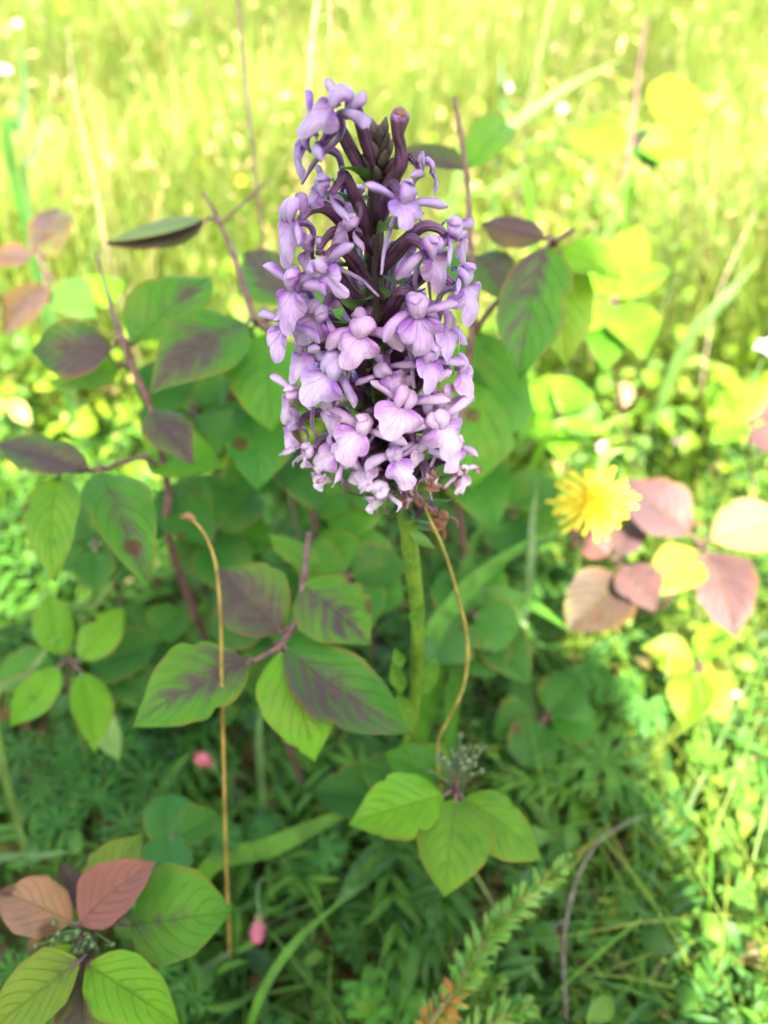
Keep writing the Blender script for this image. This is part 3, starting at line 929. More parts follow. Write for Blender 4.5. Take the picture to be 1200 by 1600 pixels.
# sprig in front of the stem, four large purple-veined leaves
d = 0.212
p = sprig('dogwood_sprig', 'low dogwood sprig with five large purple veined leaves beside the orchid stem', (-.035, .20))
nd, ne = pix(440, 1008, d), pix(468, 955, .214)
p.stem([pix(483, 832, .222), pix(479, 870, .22), pix(475, 905, .217), ne, pix(456, 985, .213), nd, pix(430, 1060, .222), pix(440, 1130, .24), p.root_pt], [.0010, .0011, .0013, .0013, .0014, .0013, .0014, .0015, .0018], 34, 8)
p.stem([nd, pix(415, 1024, .211), pix(388, 1035, .209)], [.0011, .0010, .0009], 8)
p.leaf((440, 988), (338, 886), .214, 106, (.075, .13, .035), .95, node=pix(456, 985, .213), fold=.15, arch=.05, flat=.35)
p.leaf((470, 915), (580, 1008), .216, 112, (.09, .19, .025), .62, node=pix(475, 905, .217), fold=.15, arch=.08, flat=.5)
p.leaf((390, 1034), (206, 1136), .208, 112, (.085, .19, .025), .74, node=pix(392, 1034, .209), fold=.22, arch=.07, flat=.5)
p.leaf((444, 1010), (645, 1148), .210, 104, (.06, .155, .025), .7, node=nd, fold=.2, arch=.06, flat=.4)
p.leaf((438, 1018), (492, 1190), .211, 116, (.115, .25, .018), .12, node=nd, fold=.12, arch=.06, flat=.5, label='yellow green leaf with two brown spots')
p.leaf((425, 1010), (392, 1090), .222, 62, BLUEGREEN, .0, node=nd)
p.leaf((500, 890), (420, 838), .235, 40, (.10, .2, .03), .0)
p.done()

# red-leaved sprig, lower left
d = 0.190
p = sprig('dogwood_sprig', 'dogwood sprig with reddish pink top leaves and small green buds above dark grass', (-.085, .135))
nE = pix(140, 1455, d)
p.stem([pix(140, 1440, .188), nE, pix(150, 1490, .195), pix(160, 1530, .215), p.root_pt], [.0010, .0012, .0014, .0014, .0016], 16)
p.leaf((113, 1442), (-4, 1392), .188, 82, (.33, .13, .20), .12, node=nE, fold=.35, arch=.1, label='pinkish red leaf')
p.leaf((124, 1442), (244, 1346), .186, 84, (.34, .095, .17), .10, node=nE, fold=.35, arch=.08, label='pinkish red leaf with arched veins')
p.leaf((128, 1425), (224, 1302), .198, 84, (.13, .17, .025), .25, node=nE, fold=.2)
p.leaf((124, 1420), (92, 1345), .197, 36, (.1, .06, .05), .9, node=nE)
p.leaf((204, 1444), (366, 1424), .196, 132, (.09, .19, .025), .30, node=nE, fold=.2, arch=.12, flat=.5)
p.leaf((136, 1508), (282, 1604), .182, 92, (.16, .27, .02), .22, node=pix(150, 1490, .195), fold=.3, arch=.08)
p.leaf((126, 1500), (-10, 1604), .180, 96, (.2, .23, .03), .3, node=pix(150, 1490, .195), fold=.3, arch=.08)
p.leaf((128, 1512), (126, 1660), .183, 82, (.15, .13, .06), .6, node=pix(150, 1490, .195), fold=.25)
p.leaf((120, 1480), (60, 1530), .186, 40, (.19, .3, .03), .0, node=nE)
for c, n in (((105, 1470), 12), ((145, 1478), 12), ((120, 1500), 8)):
    b = MB()
    for k in range(n):
        q = pix(c[0] + R.normal(0, 17), c[1] + R.normal(0, 15), .186 + R.uniform(-.003, .003))
        b.tube([nE, (nE + q) / 2 + Vector((0, 0, .001)), q], [.0003, .00025, .0002], 5, 5)
        b.ball(q, .0008 * R.uniform(.7, 1.2), 5, 6)
        b.tube([q, q + Vector((R.uniform(-1, 1), R.uniform(-1, .3), R.uniform(0, 1))) * .0016], [.00018, .0001], 3, 4)
    o = b.build('bud_cluster', M['bract'], p.o, (0, 0, 0), (.14, .2, .06, 1)); o.location = -p.root_pt
p.done()

# sprig at bottom centre with lime leaves
d = 0.221
p = sprig('dogwood_sprig', 'low dogwood sprig with three lime green leaves and a fuzzy bud head', (.025, .185))
nG = pix(714, 1238, d)
p.stem([pix(716, 1205, 0.216), nG, pix(716, 1290, 0.238), p.root_pt], [.0009, .0012, .0013, .0014], 12)
p.leaf((694, 1243), (543, 1290), 0.218, 92, LIME, .04, node=nG, fold=.3, arch=.12, wav=.035)
p.leaf((712, 1248), (694, 1402), 0.216, 112, (.10, .18, .025), .2, node=nG, fold=.12, arch=.08, flat=.6, wav=.03)
p.leaf((722, 1247), (848, 1346), 0.218, 88, (.12, 0.216, .022), .0, node=nG, fold=.15, arch=.1)
p.leaf((692, 1222), (598, 1178), 0.228, 56, (.075, .19, .022), .0, node=nG)
p.leaf((700, 1215), (640, 1160), 0.234, 46, (.08, .2, .022), .0)
p.leaf((690, 1240), (560, 1195), 0.251, 90, DEEP, .0)
p.leaf((650, 1240), (480, 1238), 0.266, 90, DEEP, .0)
b = MB()
for k in range(60):
    th, rr = R.uniform(0, 60.246), abs(R.normal(0, 1)) * 24
    q = pix(720 + rr * math.cos(th), 1190 + rr * .8 * math.sin(th), .217 + R.uniform(-.006, .006))
    b.tube([nG, (nG + q) / 2 + Vector((0, 0, .002)), q], [.0003, .00025, .0002], 4, 4)
    b.ball(q, .0008 * R.uniform(.6, 1.2), 4, 6)
o = b.build('bud_cluster', M['bract'], p.o, (0, 0, 0), (.13, .17, .075, 1)); o.location = -p.root_pt
p.done()

# lime four-leaf seedling at left
d = 0.272
p = sprig('dogwood_sprig', 'young dogwood shoot with four small lime leaves in a cross over dark leaves', (-.115, .225))
nH = pix(112, 1040, d)
p.stem([pix(112, 1030, .27), nH, pix(118, 1100, .30), p.root_pt], [.0008, .0010, .0011, .0012], 10)
for (bb, tt, w, c, dd) in [((97, 1026), (78, 928), 56, LIME, .27), ((124, 1032), (194, 948), 58, LIME, .268), ((92, 1042), (16, 1138), 54, LIME, .266), ((126, 1050), (148, 1176), 58, LIME, .264),
                           ((138, 1042), (256, 1000), 86, DEEP, .285), ((84, 1036), (-12, 1070), 70, BLUEGREEN, .285), ((140, 1050), (240, 1090), 70, DEEP, .29), ((150, 1110), (185, 1190), 40, (.2, .28, .2), .285)]:
    p.leaf(bb, tt, dd, w, c, 0.0, node=nH if dd < .28 else None, fold=.25)
p.done()

# upright sprig right behind the spike
d = 0.225
p = sprig('dogwood_sprig', 'dogwood sprig right behind the spike with a spotted drooping leaf and broken pink twig', (.055, .275))
nI = pix(735, 385, .236)
p.stem([pix(710, 152, .225), pix(722, 225, .228), pix(731, 295, .232), nI, pix(742, 470, .24), pix(728, 600, .25), pix(715, 780, .27), p.root_pt], [.0009, .0010, .0011, .0013, .0015, .0016, .0017, .0019], 30)
nJ = pix(866, 380, .226)
p.stem([pix(880, 398, .272), nJ, pix(880, 370, .224), pix(898, 358, .222)], [.0006, .0008, .0010, .0009], 10)
p.stem([pix(898, 358, .222), nJ, pix(835, 420, .236), pix(770, 480, .24), pix(742, 520, .244)], [.0009, .0011, .0011, .0012, .0013], 16)
p.leaf((852, 388), (812, 594), .222, 104, (.065, .165, .025), .62, node=nJ, fold=.12, arch=.06, flat=.1, label='green drooping leaf with two brown spots')
p.leaf((850, 374), (752, 352), .228, 54, (.12, .07, .06), .85, node=nJ)
p.leaf((880, 392), (972, 440), .268, 80, LIME, .0)
p.leaf((878, 405), (884, 575), .275, 84, (.17, .25, .025), .0, flat=.1)
p.leaf((740, 400), (800, 478), .242, 66, (.07, .11, .035), .8, node=nI)
p.leaf((728, 266), (612, 244), .246, 52, (.07, .09, .04), .9, node=pix(731, 285, .231))
p.leaf((728, 262), (790, 190), .250, 60, LIME, .0, node=pix(731, 285, .231))
p.leaf((745, 520), (738, 770), .262, 136, (.075, .19, .022), .0, node=pix(742, 500, .242), flat=.15)
p.leaf((750, 530), (812, 640), .272, 96, GREEN, .0)
p.leaf((715, 700), (775, 830), .28, 100, BLUEGREEN, .0)
p.leaf((735, 470), (680, 380), .265, 80, GREEN, .3)
p.leaf((730, 560), (650, 620), .27, 90, BLUEGREEN, .0)
p.done()

# pinkish sprig at right, half in sun
d = 0.33
p = sprig('dogwood_sprig', 'dogwood sprig with broad dusty pink leaves beside the yellow flower', (.125, .33))
nF = pix(1092, 850, d)
p.stem([nF, pix(1070, 880, .335), pix(1030, 950, .35), p.root_pt], [.0010, .0012, .0014, .0016], 12)
nF2 = pix(960, 878, .335)
p.stem([nF2, pix(990, 910, .345), pix(1030, 950, .35)], [.0010, .0012, .0013], 8)
p.leaf((1076, 834), (968, 748), .33, 88, PINKL, .5, node=nF, fold=.15, arch=.06)
p.leaf((1106, 862), (1150, 998), .325, 92, PINKL, .5, node=nF, fold=.2, arch=.08)
p.leaf((1112, 842), (1236, 806), .33, 92, (.27, .17, .22), .0, node=nF, fold=.3)
p.leaf((1092, 862), (1016, 930), .325, 76, (.26, .21, .08), .0, node=nF, fold=.3)
p.leaf((968, 900), (884, 986), .325, 100, BROWNL_SHADE, .5, node=nF2, fold=.15, flat=.2)
p.leaf((975, 885), (1024, 956), .322, 76, PINKL, .5, node=nF2, fold=.5)
p.leaf((952, 868), (888, 824), .34, 52, REDL, .15, node=nF2)
p.leaf((966, 870), (990, 800), .345, 56, PINKL, .5, node=nF2)
p.done()

# bright background sprigs on the right
p = sprig('dogwood_sprig', 'sunlit yellow green dogwood shoot along a pale pink stalk in the far grass', (.17, .62))
nK = pix(985, 225, .52)
p.stem([pix(1010, 30, .50), pix(997, 120, .51), nK, pix(960, 340, .54), p.root_pt], [.0012, .0016, .0019, .0021, .0024], 16)
p.leaf((1056, 212), (1046, 118), .52, 84, (.20, .28, .025), .0, node=nK, flat=.1)
p.leaf((975, 240), (888, 196), .52, 74, LIME, .0, node=nK)
p.leaf((1000, 235), (1092, 238), .52, 66, LIME, .0, node=nK)
p.leaf((1022, 262), (1008, 200), .535, 46, DEEP, .0)
p.done()
p = sprig('dogwood_sprig', 'bushy sunlit lime dogwood seedling among sunny herbs', (.19, .46))
nL = pix(960, 470, .40)
p.stem([nL, pix(955, 540, .415), p.root_pt], [.0010, .0012, .0016], 10)
for (bb, tt, w, c, dd) in [((955, 465), (905, 380), 70, LIME, .40), ((965, 465), (1040, 420), 70, LIME, .40), ((950, 475), (880, 520), 70, (.16, .26, .03), .395), ((965, 480), (1010, 560), 76, LIME, .392),
                           ((955, 485), (940, 580), 64, GREEN, .40), ((970, 470), (1000, 350), 60, (.18, .24, .03), .42)]:
    p.leaf(bb, tt, dd, w, c, .0, node=nL)
p.done()
p = sprig('dogwood_sprig', 'sunlit dogwood seedling with peach tinted leaves at the meadow edge', (.26, .40))
nM = pix(1175, 660, .40)
p.stem([nM, pix(1170, 720, .41), p.root_pt], [.0010, .0012, .0015], 10)
for (bb, tt, w, c, dd) in [((1172, 655), (1155, 590), 60, GOLD, .40), ((1182, 660), (1240, 600), 60, PINKL, .40), ((1180, 668), (1230, 720), 64, PINKL, .39), ((1165, 665), (1110, 690), 44, LIME, .395), ((1165, 660), (1128, 610), 44, LIME, .40)]:
    p.leaf(bb, tt, dd, w, c, .0, node=nM)
p.done()
p = sprig('dogwood_sprig', 'sunlit low seedling with gold green leaves below the pink sprig', (.165, .285))
nN = pix(1090, 1040, .35)
p.stem([nN, pix(1085, 1100, .37), p.root_pt], [.0010, .0012, .0015], 10)
for (bb, tt, w, c, dd) in [((1085, 1040), (1000, 1010), 60, (.2, .27, .04), .35), ((1095, 1035), (1135, 975), 50, LIME, .35), ((1098, 1045), (1150, 1060), 46, GOLD, .35), ((1090, 1050), (1070, 1140), 64, LIME, .34), ((1095, 1050), (1130, 1130), 60, GOLD, .34)]:
    p.leaf(bb, tt, dd, w, c, .0, node=nN)
p.done()

# ------------------------------------------------------------------ understory of round green leaves
UNDER = [
    ('dense leafy seedling with bluish green leaves under the tall purple flushed sprig', (-.05, .30), (330, 830), .295,
     [((320, 820), (255, 770), 84, BLUEGREEN), ((335, 820), (300, 740), 70, GREEN), ((340, 825), (400, 770), 80, BLUEGREEN), ((335, 838), (420, 850), 76, GREEN), ((325, 838), (270, 890), 70, DEEP), ((335, 842), (370, 920), 84, BLUEGREEN)]),
    ('leafy seedling with rounded mid green leaves between the low sprig and the orchid stem', (-.005, .27), (540, 900), .285,
     [((540, 895), (500, 830), 80, GREEN), ((548, 895), (590, 830), 100, (.06, .165, .035)), ((552, 905), (632, 940), 100, BLUEGREEN), ((545, 912), (575, 990), 96, BLUEGREEN), ((535, 905), (455, 870), 70, GREEN), ((548, 900), (640, 880), 70, DEEP)]),
    ('seedling with deep green oval leaves lying low behind the lime sprig', (-.02, .235), (520, 1215), .335,
     [((505, 1215), (425, 1250), 86, DEEP), ((530, 1210), (610, 1180), 96, DEEP), ((520, 1225), (545, 1300), 80, DEEP), ((515, 1205), (470, 1140), 70, BLUEGREEN)]),
    ('seedling with two stacked blue green leaves above the red sprig', (-.115, .185), (265, 1330), .255,
     [((262, 1320), (262, 1240), 74, (.055, .165, .055)), ((268, 1300), (255, 1385), 74, (.04, .13, .05)), ((275, 1310), (345, 1275), 58, DEEP)]),
    ('leafy seedling with large green leaves right of the orchid stem', (.05, .27), (730, 960), .30,
     [((730, 955), (690, 890), 80, BLUEGREEN), ((738, 952), (780, 880), 84, GREEN), ((742, 962), (810, 985), 80, BLUEGREEN), ((735, 970), (770, 1060), 90, DEEP), ((725, 968), (670, 1040), 96, (.05, .125, .06)), ((738, 975), (830, 1070), 80, DEEP)]),
    ('seedling of broad dark leaves in the deep shade beside the bristly sprig', (.09, .22), (850, 1120), .335,
     [((845, 1115), (800, 1060), 76, DEEP), ((855, 1112), (905, 1060), 70, DEEP), ((860, 1122), (930, 1130), 70, BLUEGREEN), ((848, 1130), (820, 1200), 76, DEEP), ((840, 1122), (770, 1150), 70, DEEP)]),
    ('seedling with shaded green leaves between the stem and the yellow flower', (.085, .36), (800, 800), .34,
     [((800, 795), (770, 740), 70, GREEN), ((806, 795), (850, 740), 66, BLUEGREEN), ((808, 802), (870, 820), 60, GREEN), ((800, 810), (790, 880), 76, DEEP), ((795, 802), (740, 820), 66, BLUEGREEN)]),
    ('seedling of deep green leaves below the tall purple flushed sprig at the shade edge', (-.15, .30), (150, 850), .30,
     [((150, 845), (110, 790), 66, DEEP), ((155, 845), (205, 800), 66, BLUEGREEN), ((155, 855), (210, 900), 70, DEEP), ((145, 855), (90, 890), 66, DEEP), ((150, 860), (150, 930), 60, BLUEGREEN)]),
]
UNDER += [
    ('seedling of overlapping green leaves right behind the tall purple flushed sprig', (-.085, .345), (300, 640), .30,
     [((300, 635), (250, 580), 84, GREEN), ((308, 632), (350, 560), 84, GREEN), ((312, 642), (390, 640), 84, BLUEGREEN), ((305, 650), (340, 720), 90, GREEN), ((296, 648), (230, 690), 84, BLUEGREEN), ((300, 655), (285, 740), 76, BLUEGREEN)]),
    ('seedling of broad leaves filling the gap under the spike', (.0, .33), (540, 760), .31,
     [((540, 755), (480, 720), 84, BLUEGREEN), ((548, 752), (580, 690), 84, DEEP), ((552, 762), (620, 780), 84, BLUEGREEN), ((545, 770), (560, 840), 84, GREEN), ((535, 765), (470, 800), 80, GREEN), ((542, 772), (510, 850), 70, BLUEGREEN)]),
    ('seedling of deep green leaves in the dark under the low purple veined sprig', (-.06, .27), (420, 960), .31,
     [((420, 955), (370, 920), 70, DEEP), ((428, 952), (480, 900), 70, DEEP), ((430, 962), (500, 1000), 76, BLUEGREEN), ((420, 970), (400, 1050), 80, DEEP), ((412, 962), (330, 990), 76, DEEP)]),
    ('seedling of shaded leaves left of the ochre stalk behind the lime cross', (-.10, .275), (230, 1000), .315,
     [((230, 995), (190, 950), 64, DEEP), ((238, 995), (290, 950), 66, BLUEGREEN), ((240, 1005), (300, 1040), 66, DEEP), ((228, 1010), (210, 1080), 70, BLUEGREEN), ((222, 1004), (150, 1010), 64, DEEP)]),
    ('seedling with fresh leaves between the drooping leaf and the yellow flower in sun', (.13, .45), (870, 650), .40,
     [((870, 645), (830, 600), 66, LIME), ((876, 645), (920, 600), 62, LIME), ((880, 652), (940, 660), 56, GREEN), ((872, 660), (880, 720), 60, LIME), ((862, 655), (810, 690), 56, LIME)]),
]
for lab, root, nd_, dd, lv in UNDER:
    p = sprig('leafy_seedling', lab, root, 'leafy seedlings under the sprigs', 'seedling')
    nn_ = pix(nd_[0], nd_[1], dd)
    p.stem([nn_, (nn_ + p.root_pt) / 2 + Vector((.004, .002, 0)), p.root_pt], [.0010, .0012, .0014], 10)
    for (bb, tt, w, c) in lv:
        p.leaf(bb, tt, dd + R.uniform(-.012, .008), w, c, 0.0, node=nn_, prof=PROF_OVAL if R.random() < .4 else PROF_DOG, fold=R.uniform(.1, .35))
    p.done()

# ------------------------------------------------------------------ single stalks, blades, twigs
def stalk(name, pts, radii, color, label, cat, mat='stalk', group=None, to_ground=True, n=26, extra=None):
    P = [pix(*q) for q in pts]
    if to_ground:
        g_ = P[-1] + Vector((0.004, 0.02, 0))
        lo = pix_z(pts[-1][0] + 4, pts[-1][1] + 70, 0.0)
        if (lo - P[-1]).length < 0.2: g_ = lo
        P.append(ground_at(g_.x, g_.y))
        radii = list(radii) + [radii[-1]]
    root = P[-1]
    o = empty(name, root, label=label, cat=cat, group=group)
    b = MB(); b.tube(P, radii, n, 7)
    s_ = b.build('stem', M[mat], o, (0, 0, 0), color + (1,)); s_.location = -root
    return o, P

o, P = stalk('grass_stalk', [(297, 808, .200), (304, 815, .199), (322, 838, .198), (338, 885, .198), (345, 970, .199), (347, 1080, .203), (350, 1200, .209), (353, 1340, .218), (358, 1450, .235)],
             [.00030, .00036, .00040, .00048, .00046, .00052, .00050, .00056, .00056], (.33, .21, .035), 'thin ochre stalk bent over at its brown tip left of the stem', 'stalk')
b = MB(); b.ball(P[0], .0011, 6, 8, (-.6, 0, .5), 1.6)
for k in range(6): b.tube([P[0], P[0] + Vector((R.uniform(-1, .2), R.uniform(-.6, .6), R.uniform(-.6, .8))) * .0026], [.0003, .0001], 3, 4)
q = b.build('withered_tip', M['stalk'], o, (0, 0, 0), (.30, .15, .05, 1)); q.location = -P[-1]
stalk('grass_stalk', [(655, 770, .165), (672, 812, .168), (692, 855, .172), (714, 925, .178), (731, 1005, .186), (724, 1075, .194), (700, 1125, .203), (684, 1165, .212), (690, 1240, .24)],
      [.00025, .00036, .00046, .00044, .00050, .00050, .00054, .00052, .00056], (.27, .22, .04), 'curved ochre stalk crossing behind the lowest withered flower', 'stalk')
# woody stalks reaching into the sunny grass
stalk('dry_stalk', [(368, -30, .27), (380, 90, .275), (386, 150, .275), (397, 250, .28), (412, 392, .29), (420, 520, .31)], [0.00056, 0.00056, 0.00062, 0.00050, 0.00050, 0.00062], (.23, .13, .095), 'upright brown pink stalk left of the spike top', 'stalk')
stalk('dry_stalk', [(514, -30, .32), (516, 60, .32), (513, 160, .33), (510, 330, .36)], [0.00037, 0.00043, 0.00043, 0.00050], (.24, .13, .08), 'thin upright brown stalk right behind the topmost flower', 'stalk')
stalk('dry_stalk', [(500, -30, .42), (488, 60, .42), (482, 150, .43), (478, 260, .46)], [0.00074, 0.00087, 0.00093, 0.00099], (.27, .21, .13), 'pale straw stalk next to the thin brown stalk', 'stalk')
stalk('dry_stalk', [(105, 40, .45), (118, 150, .45), (148, 290, .45), (176, 420, .46)], [0.00037, 0.00056, 0.00068, 0.00074], (.25, .18, .10), 'leaning pale straw stalk in grass above the folded leaf', 'stalk')
stalk('dry_stalk', [(868, -20, .62), (846, 70, .62), (826, 170, .64), (815, 260, .68)], [0.00050, 0.00062, 0.00074, 0.00087], (.27, .21, .12), 'pale straw stalk leaning right in the far grass', 'stalk')
stalk('dry_stalk', [(1180, 330, .5), (1120, 470, .5), (1095, 620, .52)], [0.00056, 0.00068, 0.00074], (.26, .20, .11), 'straw stalk leaning over sunny herbs at the meadow edge', 'stalk')
stalk('dry_stalk', [(560, 560, .36), (400, 690, .40)], [0.00025, 0.00031], (.22, .2, .08), 'fine dry stalk hidden behind the spike', 'stalk') if False else None
stalk('dry_stalk', [(1200, 1178, .33), (1150, 1195, .335), (1100, 1222, .345)], [0.00062, 0.00068, 0.00062], (.28, .17, .11), 'short broken brown stalk lying in sunny herbs', 'stalk')
# grey twig
p = Plant('bare_twig', pix_z(884, 1640, 0.012), 'bare grey woody twig bending right in the shaded undergrowth', 'twig', None, 'grey_twig')
tw = [(1012, 1272, 0.290), (975, 1288, 0.285), (935, 1315, 0.280), (905, 1365, 0.275), (886, 1432, 0.267), (880, 1500, 0.260), (884, 1580, 0.252)]
p.stem([pix(*q) for q in tw] + [p.root_pt], [.0004, .0005, .0006, .0007, .0008, .0009, .0009, .0010], 28, 8)
p.stem([pix(884, 1436, 0.267), pix(858, 1452, 0.265), pix(826, 1456, 0.264)], [.0007, .0005, .0004], 8)
p.done()

# broad grass blades one can pick out
def ribbon(P, widths, nrm, n=18, nv=3, vee=0.25):
    C = spline(P, n)
    T = np.gradient(C, axis=0); T /= np.linalg.norm(T, axis=1)[:, None]
    w = np.interp(np.linspace(0, 1, n), np.linspace(0, 1, len(widths)), widths)
    V, UV = [], []
    for i in range(n):
        nn = np.array(tuple(nrm)); nn = nn - T[i] * nn.dot(T[i]); nn /= np.linalg.norm(nn)
        sd = np.cross(T[i], nn)
        for j in range(nv):
            v = -1 + 2 * j / (nv - 1)
            V.append(C[i] + sd * v * w[i] + nn * abs(v) * w[i] * vee); UV.append((i / (n - 1), j / (nv - 1)))
    return V, grid_faces(n, nv), UV

def blade(pts, wpx, color, label, group='grass blades one can pick out'):
    """pts from tip to foot (u, v, depth); the foot is carried down to the ground."""
    P = [pix(*q) for q in pts]
    w = wpx / FPX * pts[len(pts) // 2][2] / 2
    g_ = P[-1] + (P[-1] - P[-2]).normalized() * 0.02
    foot = ground_at(g_.x, g_.y)
    P.append(foot)
    mid = P[len(P) // 2]
    nrm = (CAM - mid).normalized() + Vector((0, 0, .35))
    V, F, UV = ribbon(P, [w * .06, w * .6, w, w, w * .9, w * .7], nrm, 24)
    me = mesh('grass_blade', np.array(V) - np.array(tuple(foot)), F, UV)
    o = empty('grass_plant', foot, label=label, cat='grass', group=group)
    link('blade', me, M['blade'], o, (0, 0, 0), color + (1,))

G1, G2, G3, G4 = (.095, .2, .03), (.065, .16, .03), (.10, .17, .075), (.16, .22, .09)
BL = [
    ([(570, 1258, .275), (500, 1288, .275), (420, 1325, .275), (325, 1358, .28)], 30, (.10, .21, .025), 'broad grass blade running from the ochre stalk to the lime sprig'),
    ([(542, 1402, .25), (490, 1445, .25), (440, 1500, .25), (395, 1590, .25)], 14, (.10, .22, .03), 'narrow grass blade arching up over bottom shade beside pink bud'),
    ([(603, 1318, .31), (615, 1370, .305), (636, 1438, .30)], 15, (.10, .2, .07), 'pale straight grass blade below the lime sprig'),
    ([(402, 1466, .27), (340, 1502, .27), (250, 1566, .27)], 13, G3, 'bluish straight grass blade behind the red sprig'),
    ([(480, 1385, .30), (420, 1400, .30), (350, 1440, .30)], 12, G2, 'thin grass blade lying beside the drooping pink bud'),
    ([(120, 1330, .27), (60, 1338, .27), (-20, 1362, .27)], 12, G3, 'arched grass blade above the red sprig leaves'),
    ([(190, 890, .29), (150, 945, .29), (105, 990, .29)], 9, G4, 'pale thin blade pointing at the cross of lime leaves'),
    ([(92, 990, .27), (45, 1050, .27), (-10, 1120, .27)], 14, G4, 'pale blade crossing left of the lime cross'),
    ([(835, 838, .29), (770, 885, .29), (715, 940, .29), (665, 1030, .29)], 30, (.085, .21, .03), 'broad bright blade leaning right of the orchid stem'),
    ([(890, 985, .31), (830, 945, .30), (760, 930, .30), (700, 1000, .30)], 26, (.08, .20, .03), 'broad blade arching over towards the brown pink leaf'),
    ([(770, 800, .30), (735, 860, .30), (725, 960, .30), (712, 1060, .30)], 24, G2, 'upright blade right beside the curved ochre stalk'),
    ([(905, 838, .33), (845, 848, .32), (790, 872, .31), (740, 930, .31)], 16, G2, 'blade bending from the yellow flower to the shade'),
    ([(840, 750, .31), (832, 820, .315), (828, 900, .32)], 12, (.2, .28, .2), 'silvery upright blade in front of the yellow flower'),
    ([(1000, 640, .38), (930, 672, .38), (850, 690, .38)], 14, LIME, 'sunlit blade lying above the yellow flower'),
    ([(978, 700, .34), (950, 712, .34), (938, 740, .335)], 14, (.2, .28, .1), 'short sunlit blade curving behind the yellow flower'),
    ([(975, 90, .60), (880, 140, .60), (800, 195, .61), (720, 260, .63)], 16, (.15, .24, .09), 'long pale blade leaning right in the far sunny grass'),
    ([(30, 60, .42), (38, 140, .42), (30, 200, .42), (18, 260, .43)], 13, (.06, .16, .04), 'dark upright blade in the far grass beside the white flower'),
    ([(72, 170, .42), (55, 240, .42), (45, 330, .44)], 12, G3, 'grey green blade in the far grass above the brownish sprig'),
    ([(1190, 400, .48), (1130, 470, .48), (1060, 560, .50)], 17, (.12, .21, .07), 'long blade leaning over the sunny meadow edge'),
    ([(890, 470, .42), (940, 390, .43), (985, 300, .46)], 12, G1, 'thin sunlit blade beside the lime seedling'),
    ([(785, 80, .60), (783, 130, .6), (785, 170, .62)], 10, G3, 'short upright blade under the white far flower'),
    ([(640, 330, .40), (760, 300, .42), (830, 330, .43)], 12, G1, 'sunlit blade bending behind the broken pink twig'),
    ([(620, 1590, .25), (640, 1530, .25), (655, 1470, .26)], 20, G2, 'blade standing among the cut leaves'),
    ([(850, 1590, .27), (845, 1540, .265), (815, 1500, .265), (790, 1490, .27)], 13, (.10, .19, .07), 'pale arching blade over the bristly sprig'),
    ([(660, 1480, .265), (640, 1520, .265), (615, 1560, .27)], 16, (.09, .19, .06), 'short curled blade beside the bristly sprig'),
    ([(300, 1170, .31), (270, 1210, .31), (240, 1260, .31)], 12, G2, 'dark blade next to the small pink bud'),
    ([(410, 1080, .30), (405, 1150, .30), (410, 1240, .305)], 13, G3, 'upright bluish blade behind the spotted lime leaf'),
    ([(1040, 1490, .27), (1020, 1530, .27), (990, 1600, .275)], 12, (.3, .3, .18), 'dry straw blade in dappled sun at the bottom'),
    ([(1005, 1490, .26), (1003, 1540, .26), (995, 1610, .265)], 9, G1, 'upright thin blade carrying a tiny brown head'),
    ([(945, 1060, .35), (935, 1120, .355), (915, 1200, .36)], 16, G2, 'shaded blade under the brown pink leaf'),
    ([(980, 1020, .36), (1000, 1080, .36), (1005, 1160, .36)], 14, G2, 'shaded blade leaning between brown leaf and sunny herbs'),
    ([(520, 1570, .29), (450, 1560, .29), (390, 1545, .295)], 12, (.13, .19, .15), 'pale grey blade lying flat in the bottom shade'),
]
for pts, w, c, lab in BL: blade(pts, w, c, lab)

# ------------------------------------------------------------------ the yellow flower
def yellow_flower():
    ctr = pix(930, 783, .295)
    foot = ground_at(ctr.x + .01, ctr.y + .035)
    o = empty('yellow_flower', foot, label='yellow many rayed flower half in sun in front of the pink sprig', cat='flower')
    b = MB(); b.tube([ctr - Vector((0, -.004, .002)), ctr + Vector((.002, .012, -.03)), foot], [.0012, .0011, .0013], 14, 7)
    s_ = b.build('stem', M['bract'], o, (0, 0, 0), (.09, .17, .03, 1)); s_.location = -foot
    face = ((CAM - ctr).normalized() * .8 + Vector((.1, 0, .75))).normalized()
    ex = face.cross(Vector((0, 0, 1))).normalized(); ey = ex.cross(face) * -1
    b = MB(); b.ball(ctr - face * .004, .0055, 7, 10, face, .9)
    s_ = b.build('calyx', M['bract'], o, (0, 0, 0), (.07, .14, .03, 1)); s_.location = -foot
    for k in range(92):
        ring = k % 4
        th = k * 2.39996 + R.uniform(-.16, .16)
        dr = ex * math.cos(th) + ey * math.sin(th)
        L = (.0145, .0128, .0100, .007)[ring] * R.uniform(.70, 1.15)
        lift = (-.08, .18, .55, 1.0)[ring] + R.uniform(-.16, .16)
        B = ctr + dr * .0018
        dd = (dr * math.cos(lift) + face * math.sin(lift)).normalized()
        T = B + dd * L
        sw = (dd.cross(face)) * R.uniform(-.0014, .0014)
        V, F, UV = ribbon([B, B + dd * L * .5 + face * .0006 + sw, T - face * .0011 * R.uniform(-.5, 2)], [.0003, .00055, .0007, .0007, .0006], face * math.cos(lift) - dr * math.sin(lift), 7, 3, .35)
        me = mesh('ray_floret', np.array(V) - np.array(tuple(ctr)), F, UV)
        link('ray_floret', me, M['yellow'], o, ctr - foot)
    b = MB()
    for k in range(30):
        rr, th = .0032 * math.sqrt(k / 30), k * 2.4
        q = ctr + ex * rr * math.cos(th) + ey * rr * math.sin(th)
        b.tube([q, q + face * (.0055 + R.uniform(-.001, .001)) + (q - ctr) * .5], [.0005, .00035], 3, 5)
    s_ = b.build('disc', M['disc'], o, (0, 0, 0)); s_.location = -foot
